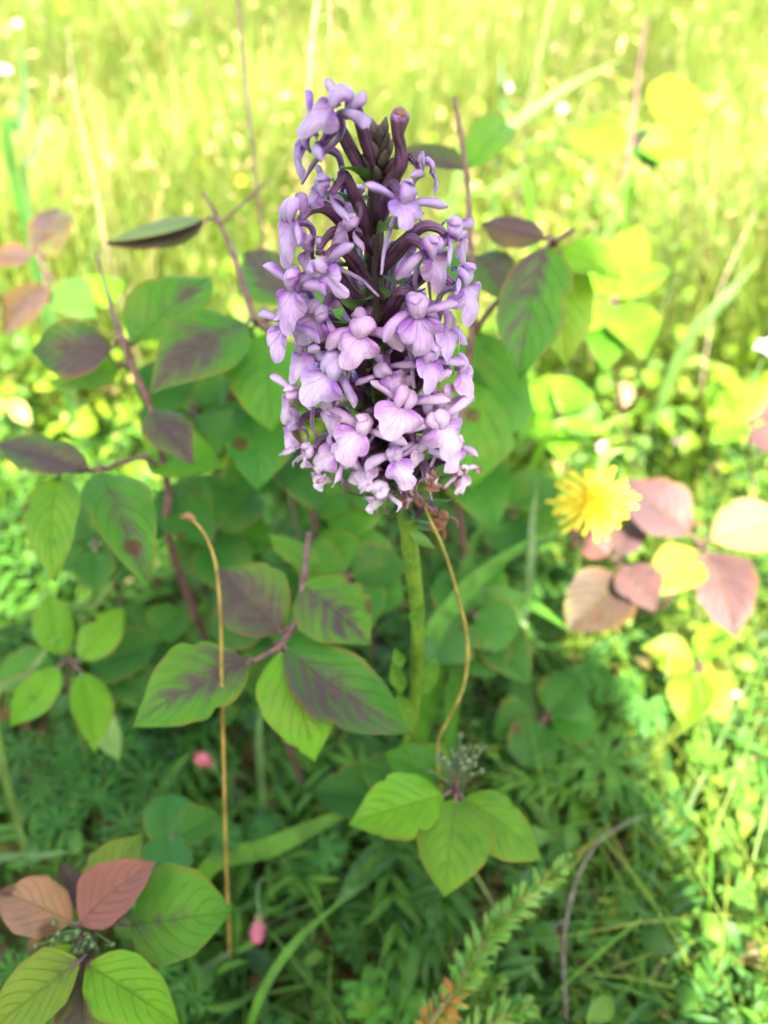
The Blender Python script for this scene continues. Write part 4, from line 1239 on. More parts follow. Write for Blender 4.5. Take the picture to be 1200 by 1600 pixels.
yellow_flower()

# ------------------------------------------------------------------ bristly juniper sprig
def juniper(pts, label, needle_px, brown_to, n_needles, root, seed):
    rg = np.random.default_rng(seed)
    P = [pix(*q) for q in pts]
    C = spline(P, 60)
    o = empty('juniper_sprig', root, label=label, cat='conifer sprig', group='bristly juniper sprigs')
    b = MB(); b.tube([root] + P, [.0009] + list(np.linspace(.0009, .0004, len(P))), 34, 7)
    s_ = b.build('stem', M['needle'], o, (0, 0, 0), (.17, .15, .03, 1)); s_.location = -root
    for k in range(n_needles):
        s = (k + rg.uniform(0, 1)) / n_needles
        i = min(int(s * 59), 58)
        c = C[i]; T = C[i + 1] - C[i]; T /= np.linalg.norm(T)
        a = rg.normal(0, 1, 3); a -= T * a.dot(T); a /= np.linalg.norm(a)
        L = needle_px / FPX * pts[0][2] * rg.uniform(.7, 1.15) * (1 - .45 * s ** 4)
        dr = a * rg.uniform(.55, 1.0) + T * rg.uniform(.2, 1.0); dr /= np.linalg.norm(dr)
        tip = c + dr * L
        V, F, UV = ribbon([c, c + dr * L * .55 + T * .0004, tip + T * .0006], [.0005, .0007, .0006, .0001], np.cross(T, dr) + 1e-4, 5, 3, .6)
        if s < brown_to and rg.random() < .85 * (1 - s / brown_to) + .25: cc = (.36, .17, .03) if rg.random() < .6 else (.40, .28, .04)
        else: cc = (.12 + rg.uniform(-.03, .05), .26 + rg.uniform(-.03, .03), .03)
        me = mesh('needle', np.array(V) - c, F, UV)
        link('needle', me, M['needle'], o, Vector(c) - root, cc + (1,))
juniper([(655, 1625, .222), (712, 1545, .222), (752, 1478, .223), (810, 1410, .226), (892, 1345, .232)], 'juniper sprig tilting right, rusty at its foot and green at its tip', 34, .26, 260, pix_z(640, 1660, .03), 3)
juniper([(800, 1640, .235), (775, 1590, .235), (758, 1555, .236), (770, 1528, .237)], 'short bushy green juniper sprig beside the rusty foot of the tilted one', 38, 0, 100, pix_z(810, 1680, .03), 4)
juniper([(690, 1660, .225), (730, 1625, .225), (790, 1585, .227), (830, 1570, .229)], 'low green juniper sprig lying along the bottom edge of undergrowth', 36, 0, 90, pix_z(690, 1700, .03), 5)

# ------------------------------------------------------------------ pink buds
def pink_bud(u, v, dep, stem, label, hang):
    c = pix(u, v, dep)
    P = [pix(*q) for q in stem]
    foot = ground_at(P[-1].x + .004, P[-1].y + .015)
    o = empty('pink_bud', foot, label=label, cat='flower bud', group='pink buds in the undergrowth')
    b = MB(); b.tube([c] + P + [foot], [.0005] * (len(P) + 2), 18, 6)
    s_ = b.build('stem', M['bract'], o, (0, 0, 0), (.10, .19, .05, 1)); s_.location = -foot
    dr = (c - P[0]).normalized()
    side = dr.orthogonal().normalized()
    for k in range(5):
        q = Quaternion(dr, k * 1.2566)
        sd = q @ side
        B = c - dr * .0035 + sd * .0004
        T = c + dr * .0046 + sd * .0016
        me, base = leaf_mesh(B, T, .0042, sd, PROF_OVAL, fold=-.5, arch=.22, quilt=0, wav=0, nu=8, nv=5, seed=k + u)
        link('petal', me, M['pink'], o, base - foot, (.50, .13, .16, 1))
    b = MB(); b.ball(c - dr * .0038, .0016, 6, 8, dr, 1.2)
    s_ = b.build('calyx', M['bract'], o, (0, 0, 0), (.2, .17, .06, 1)); s_.location = -foot
pink_bud(403, 1452, .262, [(405, 1425, .262), (402, 1395, .264), (412, 1370, .272), (430, 1400, .29)], 'pink bud hanging from a thin arched stem over bottom shade', True)
pink_bud(320, 1188, .29, [(335, 1196, .292), (350, 1225, .30)], 'small pink bud beside the ochre stalk', False)

# ------------------------------------------------------------------ herbs with cut leaves
def cut_leaf(c, size, nrm, dr, lobes, spread, slim, color, parent, root, seed):
    rg = np.random.default_rng(seed)
    nrm = Vector(nrm).normalized(); dr = Vector(dr); dr = (dr - nrm * dr.dot(nrm)).normalized(); sd = dr.cross(nrm)
    b = MB()
    for k in range(lobes):
        a = -spread / 2 + spread * k / (lobes - 1)
        L = size * (1 - .35 * (abs(a) / (spread / 2)) ** 2) * rg.uniform(.85, 1.1)
        d1 = dr * math.cos(a) + sd * math.sin(a)
        tip = c + d1 * L + nrm * L * rg.uniform(-.12, .12)
        V, F, UV = ribbon([c, c + d1 * L * .5 + nrm * .06 * L, tip], [L * .03, L * slim * .7, L * slim, L * slim * .75, L * .01], nrm, 8, 3, .2)
        b.add(V, F, UV)
        for sgn in (-1, 1):
            p0 = c + d1 * L * .55
            d2 = (d1 * .8 + d1.cross(nrm) * sgn * .6).normalized()
            V, F, UV = ribbon([p0, p0 + d2 * L * .2, p0 + d2 * L * .42], [L * slim * .6, L * slim * .6, L * .01], nrm, 5, 3, .2)
            b.add(V, F, UV)
    o = b.build('leaf', M['blade'], parent, (0, 0, 0), color + (1,)); o.location = -root

def herb(label, root_px, leaves, color, group, name='cranesbill', cat='herb', lobes=7, spread=4.0, slim=.16, seed=1):
    root = pix_z(root_px[0], root_px[1], 0.008)
    o = empty(name, root, label=label, cat=cat, group=group)
    b = MB()
    rg = np.random.default_rng(seed)
    for (u, v, dep, spx) in leaves:
        c = pix(u, v, dep)
        nrm = (CAM - c).normalized() * .6 + Vector((rg.uniform(-.25, .25), rg.uniform(-.2, .2), .7))
        dr = Vector((rg.uniform(-1, 1), rg.uniform(-1, 0.4), 0))
        k = rg.uniform(.8, 1.2)
        cut_leaf(c, spx / FPX * dep, nrm, dr, lobes, spread, slim, (color[0] * k, color[1] * k, color[2] * k), o, root, int(rg.integers(1, 9999)))
        b.tube([c, (c + root) / 2 + Vector((rg.uniform(-.01, .01), .004, .004)), root], [.0004, .0005, .0006], 8, 5)
    s_ = b.build('stem', M['blade'], o, (0, 0, 0), (color[0], color[1] * .9, color[2], 1)); s_.location = -root
HG = 'cut leaved herbs in the undergrowth'
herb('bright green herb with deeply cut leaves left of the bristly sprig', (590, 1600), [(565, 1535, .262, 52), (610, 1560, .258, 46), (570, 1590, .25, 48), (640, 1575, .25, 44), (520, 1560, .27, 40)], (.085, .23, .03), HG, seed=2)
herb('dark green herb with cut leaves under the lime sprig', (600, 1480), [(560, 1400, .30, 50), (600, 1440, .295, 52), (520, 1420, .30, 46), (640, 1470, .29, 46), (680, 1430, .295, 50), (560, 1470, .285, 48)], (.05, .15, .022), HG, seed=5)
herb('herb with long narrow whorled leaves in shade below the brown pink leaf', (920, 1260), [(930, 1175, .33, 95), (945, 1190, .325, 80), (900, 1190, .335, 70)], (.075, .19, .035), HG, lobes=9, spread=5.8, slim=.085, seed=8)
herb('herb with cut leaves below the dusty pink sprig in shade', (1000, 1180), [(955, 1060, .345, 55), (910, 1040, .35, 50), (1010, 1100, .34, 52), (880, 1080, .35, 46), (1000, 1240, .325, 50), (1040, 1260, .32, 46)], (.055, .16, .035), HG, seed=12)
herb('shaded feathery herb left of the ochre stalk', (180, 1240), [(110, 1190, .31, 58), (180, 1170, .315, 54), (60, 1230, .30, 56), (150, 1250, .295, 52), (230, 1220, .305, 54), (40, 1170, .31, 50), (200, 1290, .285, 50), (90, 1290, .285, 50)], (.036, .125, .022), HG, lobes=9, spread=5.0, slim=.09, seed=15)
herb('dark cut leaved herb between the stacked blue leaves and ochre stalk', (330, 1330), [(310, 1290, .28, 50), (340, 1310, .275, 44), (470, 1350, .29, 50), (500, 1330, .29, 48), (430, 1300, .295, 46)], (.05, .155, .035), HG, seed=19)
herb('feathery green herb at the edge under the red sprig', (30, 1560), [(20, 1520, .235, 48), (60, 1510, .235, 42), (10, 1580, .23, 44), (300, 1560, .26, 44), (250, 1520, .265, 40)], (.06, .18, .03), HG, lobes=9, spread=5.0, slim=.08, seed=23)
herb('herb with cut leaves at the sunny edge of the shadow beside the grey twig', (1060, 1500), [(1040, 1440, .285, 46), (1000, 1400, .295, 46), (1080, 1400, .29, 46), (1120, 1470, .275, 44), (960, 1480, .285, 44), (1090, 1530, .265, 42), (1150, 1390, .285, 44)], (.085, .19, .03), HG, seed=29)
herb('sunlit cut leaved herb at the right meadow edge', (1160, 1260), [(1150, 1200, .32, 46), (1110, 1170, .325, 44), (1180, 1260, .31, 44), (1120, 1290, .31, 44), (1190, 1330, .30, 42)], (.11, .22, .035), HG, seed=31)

# ------------------------------------------------------------------ small far flowers in the sunny meadow
def meadow_flower(u, v, z, rpx, color, label, npet=6, group='small flowers in the sunny meadow'):
    c = pix_z(u, v, z)
    dep = (c - CAM).dot(FWD)
    r = rpx * .8 / FPX * dep * R.uniform(.8, 1.1)
    foot = ground_at(c.x, c.y + .01)
    o = empty('meadow_flower', foot, label=label, cat='flower', group=group)
    b = MB(); b.tube([c, foot], [r * .08, r * .1], 5, 5)
    s_ = b.build('stem', M['bract'], o, (0, 0, 0), (.1, .2, .04, 1)); s_.location = -foot
    face = ((CAM - c).normalized() * .6 + Vector((0, 0, .7))).normalized()
    ex = face.orthogonal().normalized(); ey = face.cross(ex)
    for k in range(npet):
        th = 6.2832 * k / npet + R.uniform(-.15, .15)
        dr = ex * math.cos(th) + ey * math.sin(th)
        T = c + dr * r * R.uniform(.7, 1.15) + face * r * R.uniform(-.1, .6)
        me, base = leaf_mesh(c, T, r * 4.2 / npet, face, PROF_OVAL, fold=.2, arch=.1, quilt=0, wav=0, nu=6, nv=5, seed=k + u)
        link('petal', me, M['small'], o, base - foot, color + (1,))
    b = MB(); b.ball(c + face * r * .12, r * .22, 5, 7, face, .7)
    s_ = b.build('disc', M['disc'], o, (0, 0, 0)); s_.location = -foot
W, PK, YL, VI = (.42, .40, .38), (.62, .32, .36), (.75, .58, .03), (.42, .25, .55)
for (u, v, z, r, c, lab) in [
    (793, 140, .20, 14, W, 'small white flower over the long pale far blade'), (1197, 545, .17, 22, W, 'white flower at the meadow edge above the peach tinted seedling'),
    (27, 38, .22, 9, W, 'tiny white flower at the tip of the dark upright blade'), (6, 112, .2, 16, W, 'white flower with yellow middle under the tiny white one'),
    (290, 30, .15, 14, VI, 'tiny violet flower in the far grass'), (880, 170, .16, 10, W, 'tiny white flower right of the long pale blade'),
    (868, 75, .15, 12, PK, 'pale pink flower head beside the leaning straw stalk'), (250, 370, .1, 12, PK, 'pale pink flower under the folded leaf'),
    (135, 315, .12, 12, PK, 'small pink flower above the brownish sprig'), (95, 15, .15, 18, YL, 'yellow flower in the far grass left of straw stalk'),
    (380, 285, .12, 14, YL, 'yellow flower beside the brown pink stalk'), (315, 255, .12, 10, YL, 'tiny yellow flower in grass left of brown pink stalk'),
    (1060, 690, .06, 12, PK, 'pale pink flower among sunny herbs'), (940, 700, .07, 13, PK, 'pale pink flower directly above the yellow rays'),
    (1150, 430, .1, 12, YL, 'yellow flower beside the long blade at the meadow edge'), (1150, 1085, .05, 9, PK, 'pink flower beside the gold green seedling'),
]:
    meadow_flower(u, v, z, r, c, lab)

# spider thread
b = MB(); b.tube([pix(720, 395, .136), pix(724, 440, .137), pix(716, 560, .142)], [.00004, .00004, .00004], 8, 4)
o = b.build('spider_thread', M['small'], None, (0, 0, 0), (.7, .75, .7, 1))
tag(o, 'fine pale spider thread hanging along the right of the spike', 'thread')

# ------------------------------------------------------------------ uncounted meadow: grass, dry grass, ground cover
def frames(n, x, y): return np.c_[x, y, gz(x, y)]

def in_front(P, margin):
    """Pixel position of points, to keep tall growth from standing between the lens and the orchid."""
    q = P - np.array(tuple(CAM)); f = np.array(tuple(FWD)); u = np.array(tuple(UPV))
    t = q @ f
    return t

def grass_batch(name, x, y, h, w, lean, cols, rows=5, label='', droop=.35):
    n = len(x)
    base = frames(n, x, y)
    patch = np.sin(6.1 * x + 1.7 * y) * np.cos(4.3 * y - 2.2 * x) + .6 * np.sin(13 * x - 9 * y)
    cols = cols * (1 + .22 * patch)[:, None]
    h = h * (1 + .28 * np.sin(8.3 * x - 5 * y + 1))
    az = R.uniform(0, 2 * np.pi, n)
    ld = np.c_[np.cos(az), np.sin(az), np.zeros(n)]
    wa = az + np.pi / 2 + R.normal(0, .5, n)
    sd = np.c_[np.cos(wa), np.sin(wa), np.zeros(n)]
    s = np.linspace(0, 1, rows)
    V = np.empty((n, rows, 2, 3)); C = np.empty((n, rows, 2, 3))
    for i, t in enumerate(s):
        p = base + ld * (lean * h * t ** 1.8)[:, None]
        p[:, 2] += h * (t - droop * np.clip(lean, 0, 1.4) * t ** 2.5) - .004
        ww = w * (1 - t ** 2.2) * (.55 + .45 * min(1, t * 4)) + 1e-5
        V[:, i, 0] = p - sd * ww[:, None] / 2
        V[:, i, 1] = p + sd * ww[:, None] / 2
        cc = cols * (0.85 + .3 * t)
        C[:, i, 0] = cc; C[:, i, 1] = cc
    a = np.arange(n)[:, None] * rows * 2 + np.arange(rows - 1)[None, :] * 2
    a = a.ravel()
    Q = np.c_[a, a + 1, a + 3, a + 2]
    o = link(name, fast_mesh(name, V.reshape(-1, 3), Q, C.reshape(-1, 3)), M['grass'])
    tag(o, label, 'grass', kind='stuff')
    return o

def palette(n, cols, p, jit=.2):
    k = R.choice(len(cols), n, p=np.array(p) / sum(p))
    return np.array(cols)[k] * R.uniform(1 - jit, 1 + jit, (n, 1))

def fan(n, y0, y1, spread=.80, pad=.30, power=1.0):
    y = y0 + (y1 - y0) * R.uniform(0, 1, n) ** power
    x = R.uniform(-1, 1, n) * (spread * y + pad)
    return x, y

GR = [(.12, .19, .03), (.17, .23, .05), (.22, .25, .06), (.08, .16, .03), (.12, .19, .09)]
# sunny meadow behind
x, y = fan(72000, .50, 2.3, power=1.15)
grass_batch('grass', x, y, R.uniform(.03, .18, len(x)) * (1 + .25 * y), R.uniform(.0009, .0026, len(x)) * (1 + .3 * y), R.uniform(.05, .8, len(x)), palette(len(x), GR, [3, 4, 3, 2, 1.2]), 5, 'sunny green meadow grass behind the orchid')
x, y = fan(38000, 2.0, 7.5, power=1.2)
grass_batch('grass', x, y, R.uniform(.08, .28, len(x)), R.uniform(.003, .007, len(x)), R.uniform(.1, .9, len(x)), palette(len(x), GR, [3, 4, 4, 2, 1]), 4, 'far sunny meadow grass towards the field')
x, y = fan(14000, .55, 5.0, power=1.3)
grass_batch('dry_grass', x, y, R.uniform(.06, .24, len(x)) * (1 + .08 * y), R.uniform(.0008, .0019, len(x)) * (1 + .5 * y), R.uniform(.05, .8, len(x)), palette(len(x), [(.30, .22, .13), (.36, .29, .2), (.27, .17, .12)], [2, 2, 1]), 5, 'dry straw coloured grass stems in the sunny meadow')
# shaded foreground
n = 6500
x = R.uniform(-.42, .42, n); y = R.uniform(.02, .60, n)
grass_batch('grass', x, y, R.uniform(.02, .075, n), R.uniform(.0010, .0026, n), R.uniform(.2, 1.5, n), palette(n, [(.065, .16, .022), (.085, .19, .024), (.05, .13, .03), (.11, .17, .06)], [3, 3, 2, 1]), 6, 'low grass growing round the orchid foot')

n = 12000
x = R.uniform(.40, 1.5, n) * R.choice([-1, 1], n); y = R.uniform(-.3, .85, n)
grass_batch('grass', x, y, R.uniform(.03, .12, n), R.uniform(.0012, .003, n), R.uniform(.1, 1.1, n), palette(n, GR, [3, 3, 2, 2, 1]), 5, 'sunny meadow grass on both sides of the orchid patch')

def cover_batch(name, x, y, z, size, cols, label, tilt=.45, aspect=.62, cat='ground cover', az=None, el=None):
    """Small oval leaves: 3 x 5 grid each, slightly cupped."""
    n = len(x)
    base = np.c_[x, y, gz(x, y) + z]
    if az is None:
        az = R.uniform(0, 2 * np.pi, n)
        el = R.normal(0, tilt, n)
    d_ = np.c_[np.cos(az) * np.cos(el), np.sin(az) * np.cos(el), np.sin(el)]
    up = np.array([0, 0, 1.0]) + R.normal(0, .3, (n, 3)) - np.array([0, .35, 0])
    sd = np.cross(d_, up); sd /= np.linalg.norm(sd, axis=1)[:, None]
    nn = np.cross(sd, d_)
    tt = [0, .22, .5, .8, 1.0]; pw = [.06, .72, 1.0, .68, .06]
    V = np.empty((n, 5, 3, 3))
    for i in range(5):
        c = base + d_ * (size * tt[i])[:, None] + nn * (size * (.14 * 4 * tt[i] * (1 - tt[i]) - .1 * tt[i]))[:, None]
        for j, v in enumerate((-1, 0, 1)):
            V[:, i, j] = c + sd * (v * size * aspect * .5 * pw[i])[:, None] + nn * (abs(v) * size * .09 * pw[i])[:, None]
    C = np.repeat(cols[:, None, :], 15, axis=1)
    i, j = np.meshgrid(np.arange(4), np.arange(2), indexing='ij')
    a0 = (i * 3 + j).ravel()
    a = (np.arange(n)[:, None] * 15 + a0[None, :]).ravel()
    Q = np.c_[a, a + 1, a + 4, a + 3]
    o = link(name, fast_mesh(name, V.reshape(-1, 3), Q, C.reshape(-1, 3)), M['herb'])
    tag(o, label, cat, kind='stuff')

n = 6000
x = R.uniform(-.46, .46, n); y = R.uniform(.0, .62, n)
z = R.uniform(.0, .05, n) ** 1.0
cover_batch('ground_cover', x, y, z, R.uniform(.005, .013, n), palette(n, [(.034, .10, .02), (.05, .13, .018), (.028, .085, .03), (.08, .16, .02), (.07, .042, .03)], [4, 4, 3, 1.5, .35]), 'low leafy ground cover under the sprigs', .5)  # leaf greens darkened so the undergrowth looks more deeply shaded
x, y = fan(12000, .42, 1.35, power=1.2)
cl = np.sin(9 * x + 2) * np.cos(7 * y) + R.normal(0, .5, len(x))
z = R.uniform(.0, .09, len(x)) * (1 + .3 * y)
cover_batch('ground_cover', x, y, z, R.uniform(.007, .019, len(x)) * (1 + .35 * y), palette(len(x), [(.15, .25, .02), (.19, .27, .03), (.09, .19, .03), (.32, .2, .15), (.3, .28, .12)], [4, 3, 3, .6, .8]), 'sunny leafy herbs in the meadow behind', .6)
n = 4200
x = R.uniform(.10, .46, n); y = R.uniform(.04, .62, n)
grass_batch('grass', x, y, R.uniform(.02, .09, n), R.uniform(.0007, .0019, n), R.uniform(.2, 1.4, n), palette(n, GR, [3, 4, 3, 2, 1]), 6, 'fine sunny grass along the shadow edge')
n = 2000
x = R.uniform(.11, .42, n); y = R.uniform(.06, .55, n)
z = R.uniform(.0, .085, n)
cover_batch('ground_cover', x, y, z, R.uniform(.004, .011, n), palette(n, [(.14, .22, .03), (.17, .23, .035), (.10, .19, .03), (.2, .14, .08)], [4, 3, 3, .6]), 'sunny small leaved herbs along the shadow edge', .6)  # yellower, lighter greens put sunlight into the leaf colour
# feathery herbs: narrow leaflets in pairs along short arching stems
def feather_batch(ns, x0, x1, y0, y1, hmin, hmax, cols, p, label):
    per = 22
    bx, by = R.uniform(x0, x1, ns), R.uniform(y0, y1, ns)
    h, a0 = R.uniform(hmin, hmax, ns), R.uniform(0, 6.2832, ns)
    ln = R.uniform(.5, 1.3, ns)
    k = np.tile(np.arange(per), ns); i = np.repeat(np.arange(ns), per)
    t = .2 + .8 * (k // 2) / (per // 2 - 1)
    x = bx[i] + np.cos(a0[i]) * h[i] * ln[i] * t ** 1.5
    y = by[i] + np.sin(a0[i]) * h[i] * ln[i] * t ** 1.5
    z = h[i] * (t - .3 * t ** 2)
    az = a0[i] + np.where(k % 2 == 0, 1, -1) * (1.05 - .75 * t ** 3) + R.normal(0, .15, len(k))
    el = R.normal(.1, .3, len(k))
    size = h[i] * .30 * (1 - .55 * t) + .003
    cover_batch('feathery_herb', x, y, z, size, palette(ns, cols, p)[i], label, aspect=.20, az=az, el=el)
feather_batch(1000, -.40, .40, .02, .56, .025, .08, [(.05, .145, .022), (.075, .185, .022), (.04, .12, .03)], [3, 3, 2], 'shaded feathery herbs in the undergrowth round the orchid')  # dark copy of the herb palette, shade put into the colour
feather_batch(1500, .10, .48, .08, .75, .015, .05, [(.14, .22, .03), (.17, .23, .035), (.10, .19, .03)], [3, 3, 2], 'sunny feathery herbs along the shadow edge')  # lit copy of the same herb, sunlight put into its yellower palette
feather_batch(1100, -.9, .9, .55, 1.6, .03, .10, [(.15, .25, .025), (.19, .26, .03), (.10, .2, .03)], [3, 2, 2], 'sunny feathery herbs in the meadow behind')  # another lit copy, lightened in colour to look sunlit
# seed heads on the dry grass
x, y = fan(4200, .6, 3.2, power=1.2)
cover_batch('dry_grass', x, y, R.uniform(.05, .2, len(x)) * (1 + .2 * y), R.uniform(.006, .014, len(x)) * (1 + .3 * y), palette(len(x), [(.34, .25, .16), (.38, .24, .2), (.4, .34, .24), (.2, .13, .08)], [3, 2, 2, 1]), 'dry seed heads of the meadow grass', .9, .3, 'grass')
n = 900
x = R.uniform(-.40, .40, n); y = R.uniform(.02, .6, n)
grass_batch('dry_grass', x, y, R.uniform(.015, .06, n), R.uniform(.0006, .0013, n), R.uniform(.6, 2.6, n), palette(n, [(.16, .12, .07), (.24, .18, .11), (.10, .07, .045)], [2, 2, 1]), 5, 'dead brown grass bits lying in the undergrowth')
n = 3600
x = R.uniform(-.42, .42, n); y = R.uniform(-.02, .5, n)
cover_batch('leaf_litter', x, y, R.uniform(.002, .02, n), R.uniform(.008, .02, n), palette(n, [(.16, .10, .055), (.10, .06, .035), (.24, .17, .1)], [3, 3, 1]), 'dead brown leaf litter on the soil', .25, .5, 'leaf litter')

# ------------------------------------------------------------------ the person taking the photograph, kneeling behind the lens (casts the shade)
def skin_body(name, joints, edges, mat, parent, root, sub=2, color=None):
    names = list(joints)
    me = bpy.data.meshes.new(name)
    me.from_pydata([tuple(Vector(joints[k][0]) - Vector(root)) for k in names], [(names.index(a), names.index(b)) for a, b in edges], [])
    o = link(name, me, mat, parent)
    o.modifiers.new('skin', 'SKIN')
    layer = me.skin_vertices[0] if me.skin_vertices else None
    if layer is None:
        return o
    for i, k in enumerate(names):
        r = joints[k][1]
        layer.data[i].radius = r if isinstance(r, tuple) else (r, r)
        layer.data[i].use_root = (i == 0)
    o.modifiers['skin'].use_smooth_shade = True
    s_ = o.modifiers.new('subsurf', 'SUBSURF'); s_.levels = sub; s_.render_levels = sub
    return o

def person(px, py):
    M['skin'] = mat_simple('skin', (.42, .24, .17), (.52, .31, .22), 90, .5)
    M['shirt'] = mat_simple('shirt_cloth', (.10, .13, .20), (.14, .17, .25), 400, .85)
    M['jeans'] = mat_simple('trouser_cloth', (.05, .06, .09), (.08, .09, .13), 500, .85)
    M['hair'] = mat_simple('hair', (.03, .018, .01), (.07, .04, .022), 200, .6, stretch=(1, 1, .2))
    M['shoe'] = mat_simple('shoe_leather', (.06, .04, .03), (.1, .07, .05), 150, .5)
    root = ground_at(px, py)
    o = empty('person', root, label='person in dark shirt and trousers kneeling behind the lens with both hands on a phone', cat='person')
    V3 = Vector
    def q(x, y, z): return V3((px + x, py + y, root.z + z))
    HL, HR = V3((-.062, -.012, CAM.z - .004)), V3((.062, -.012, CAM.z - .004))
    J = {'pelvis': (q(0, -.10, .40), (.145, .12)), 'waist': (q(0, -.05, .52), (.13, .105)), 'chest': (q(0, .03, .68), (.15, .11)),
         'collar': (q(.02, .085, .80), (.105, .085)), 'neck': (q(.05, .115, .88), .052), 'skull': (q(.07, .145, .965), (.074, .088)), 'crown': (q(.073, .15, 1.035), (.066, .078))}
    E = [('pelvis', 'waist'), ('waist', 'chest'), ('chest', 'collar'), ('collar', 'neck'), ('neck', 'skull'), ('skull', 'crown')]
    for sg, nm, H in ((-1, 'l', HL), (1, 'r', HR)):
        J['sh' + nm] = (q(sg * .15, .07, .785), .054)
        J['el' + nm] = (q(sg * .12, .13, .52), .040)
        J['wr' + nm] = (H + V3((sg * .028, -.075, .01)), .026)
        J['pa' + nm] = (H + V3((sg * .014, -.035, .004)), (.030, .016))
        E += [('collar', 'sh' + nm), ('sh' + nm, 'el' + nm), ('el' + nm, 'wr' + nm), ('wr' + nm, 'pa' + nm)]
        for k in range(4):
            a = H + V3((sg * .004, -.014, .026 - .017 * k)); b_ = H + V3((-sg * .012, -.0085 - .001 * k, .024 - .016 * k)); c_ = H + V3((-sg * (.026 - .003 * abs(k - 1)), -.0125, .022 - .015 * k))
            J[f'f{nm}{k}a'] = (a, .0085); J[f'f{nm}{k}b'] = (b_, .0078); J[f'f{nm}{k}c'] = (c_, .0068)
            E += [('pa' + nm, f'f{nm}{k}a'), (f'f{nm}{k}a', f'f{nm}{k}b'), (f'f{nm}{k}b', f'f{nm}{k}c')]
        J[f't{nm}a'] = (H + V3((sg * .004, -.036, .026)), .010); J[f't{nm}b'] = (H + V3((-sg * .020, -.034, .034)), .0085)
        E += [('pa' + nm, f't{nm}a'), (f't{nm}a', f't{nm}b')]
        J['hip' + nm] = (q(sg * .095, -.09, .36), .088)
        if sg < 0:
            J['kn' + nm] = (q(sg * .15, .16, .08), .062); J['an' + nm] = (q(sg * .13, -.24, .07), .042); J['to' + nm] = (q(sg * .13, -.36, .05), .036)
        else:
            J['kn' + nm] = (q(sg * .105, .20, .40), .060); J['an' + nm] = (q(sg * .13, .14, .08), .042); J['to' + nm] = (q(sg * .14, .26, .035), .034)
        E += [('pelvis', 'hip' + nm), ('hip' + nm, 'kn' + nm), ('kn' + nm, 'an' + nm), ('an' + nm, 'to' + nm)]
    skin_body('body', J, E, M['skin'], o, root, 2)
    grow = lambda r, k: tuple(a + k for a in r) if isinstance(r, tuple) else (r + k, r + k)
    keys = ['pelvis', 'waist', 'chest', 'collar', 'shl', 'ell', 'shr', 'elr']
    S = {k: (J[k][0], grow(J[k][1], .016)) for k in keys}
    skin_body('shirt', S, [('pelvis', 'waist'), ('waist', 'chest'), ('chest', 'collar'), ('collar', 'shl'), ('shl', 'ell'), ('collar', 'shr'), ('shr', 'elr')], M['shirt'], o, root)
    keys = ['pelvis', 'waist', 'hipl', 'knl', 'anl', 'hipr', 'knr', 'anr']
    S = {k: (J[k][0], grow(J[k][1], .012)) for k in keys}
    S['pelvis'] = (J['pelvis'][0], (.125, .125)); S['waist'] = (J['waist'][0] - V3((0, .02, .04)), (.12, .11))
    S['hipl'] = (J['hipl'][0] + V3((0, .05, -.03)), (.10, .10)); S['hipr'] = (J['hipr'][0] + V3((0, .05, .0)), (.10, .10))
    skin_body('trousers', S, [('pelvis', 'waist'), ('pelvis', 'hipl'), ('hipl', 'knl'), ('knl', 'anl'), ('pelvis', 'hipr'), ('hipr', 'knr'), ('knr', 'anr')], M['jeans'], o, root)
    for nm in 'lr':
        S = {'an': (J['an' + nm][0] + V3((0, 0, -.02)), .052), 'to': (J['to' + nm][0] + V3((0, 0, .008)), (.048, .038))}
        skin_body('shoe', S, [('an', 'to')], M['shoe'], o, root)
    head = J['skull'][0]
    b = MB(); b.ball(J['crown'][0] + V3((-.004, -.018, .004)), .084, 10, 14, (0, -.2, 1), .95)
    b.ball(head + V3((0, -.04, -.02)), .108, 9, 14, (0, -.3, 1), .85)
    b.ball((J['crown'][0] + head) / 2 + V3((0, -.035, 0)), .094, 9, 14, (0, -.3, 1), 1.0)
    h = b.build('hair', M['hair'], o); h.location = -root
    fc = V3((0, .86, -.5)).normalized()
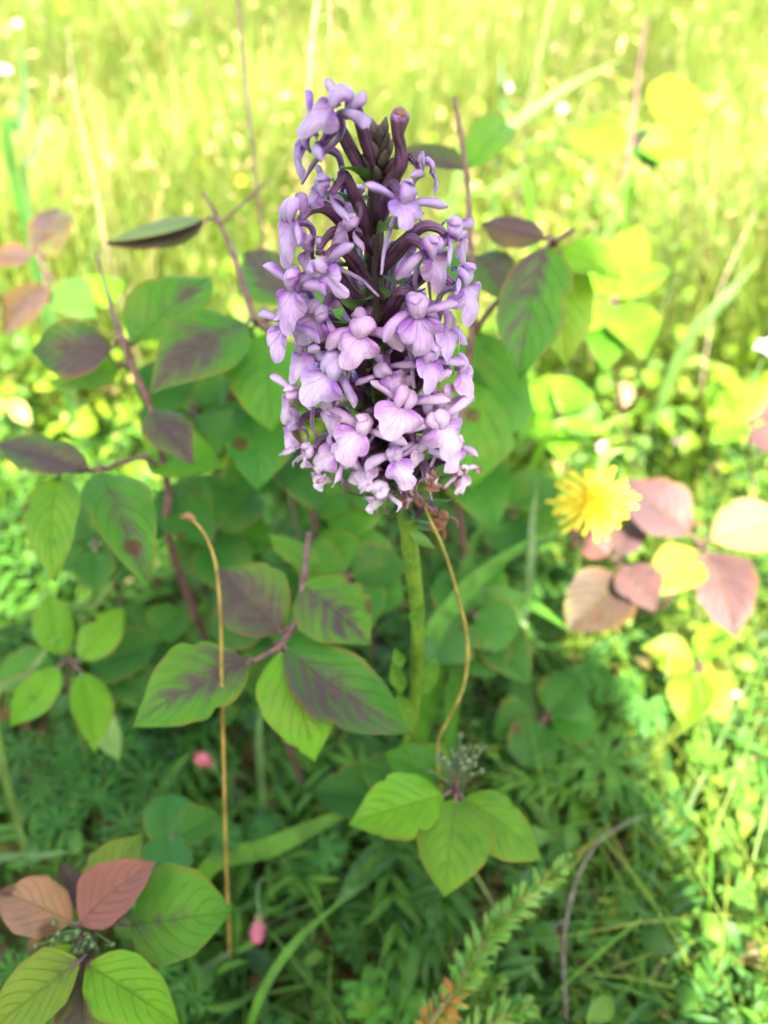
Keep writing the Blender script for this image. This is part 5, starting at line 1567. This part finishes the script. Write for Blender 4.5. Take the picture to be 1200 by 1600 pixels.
    b = MB(); b.tube([head + fc * .078 + V3((0, 0, .03)), head + fc * .112 - V3((0, 0, .008)), head + fc * .085 - V3((0, 0, .014))], [.008, .013, .008], 8, 8)
    h = b.build('nose', M['skin'], o); h.location = -root
    for sg in (-1, 1):
        b = MB(); b.ball(head + fc * .074 + V3((sg * .028, 0, .028)), .011)
        h = b.build('eye', M['small'], o, (0, 0, 0), (.7, .68, .65, 1)); h.location = -root
        b = MB(); b.ball(head + V3((sg * .076, -.005, .01)), .026, 6, 8, (sg, 0, .1), .4)
        h = b.build('ear', M['skin'], o); h.location = -root
    b = MB(); b.tube([head + fc * .088 + V3((-.024, 0, -.03)), head + fc * .096 + V3((0, 0, -.032)), head + fc * .088 + V3((.024, 0, -.03))], [.004, .006, .004], 7, 6)
    h = b.build('mouth', M['pink'], o, (0, 0, 0), (.45, .18, .16, 1)); h.location = -root
    # the phone, its lens exactly behind the camera position
    ph = empty('phone', CAM, label='dark phone held in both hands behind the lens', cat='phone')
    ph.rotation_euler = (math.pi / 2 - PITCH, 0, 0)
    M['glass'] = mat_simple('phone_back', (.012, .013, .016), (.02, .02, .024), 60, .15)
    def rbox(x0, x1, y0, y1, z0, z1, nm):
        bb = .003
        b = MB()
        for (zz, k) in ((z0, bb), (z0 + bb, 0), (z1 - bb, 0), (z1, bb)):
            for (x, y) in ((x0 + k, y0 + k), (x1 - k, y0 + k), (x1 - k, y1 - k), (x0 + k, y1 - k)):
                b.v.append((x, y, zz)); b.uv.append((0, 0))
        b.f = [(i * 4 + k, i * 4 + (k + 1) % 4, (i + 1) * 4 + (k + 1) % 4, (i + 1) * 4 + k) for i in range(3) for k in range(4)] + [(3, 2, 1, 0), (12, 13, 14, 15)]
        return b.build(nm, M['glass'], ph)
    rbox(-.0375, .0375, -.145, .012, .0065, .0150, 'casing')
    for k, (x, y) in enumerate(((0, 0), (0, -.02), (.018, -.01))):
        b = MB(); b.tube([(x, y, .0068), (x, y, .0045)], [.006, .006], 3, 16); b.build('lens_ring', M['glass'], ph)
person(-0.100, -0.47)
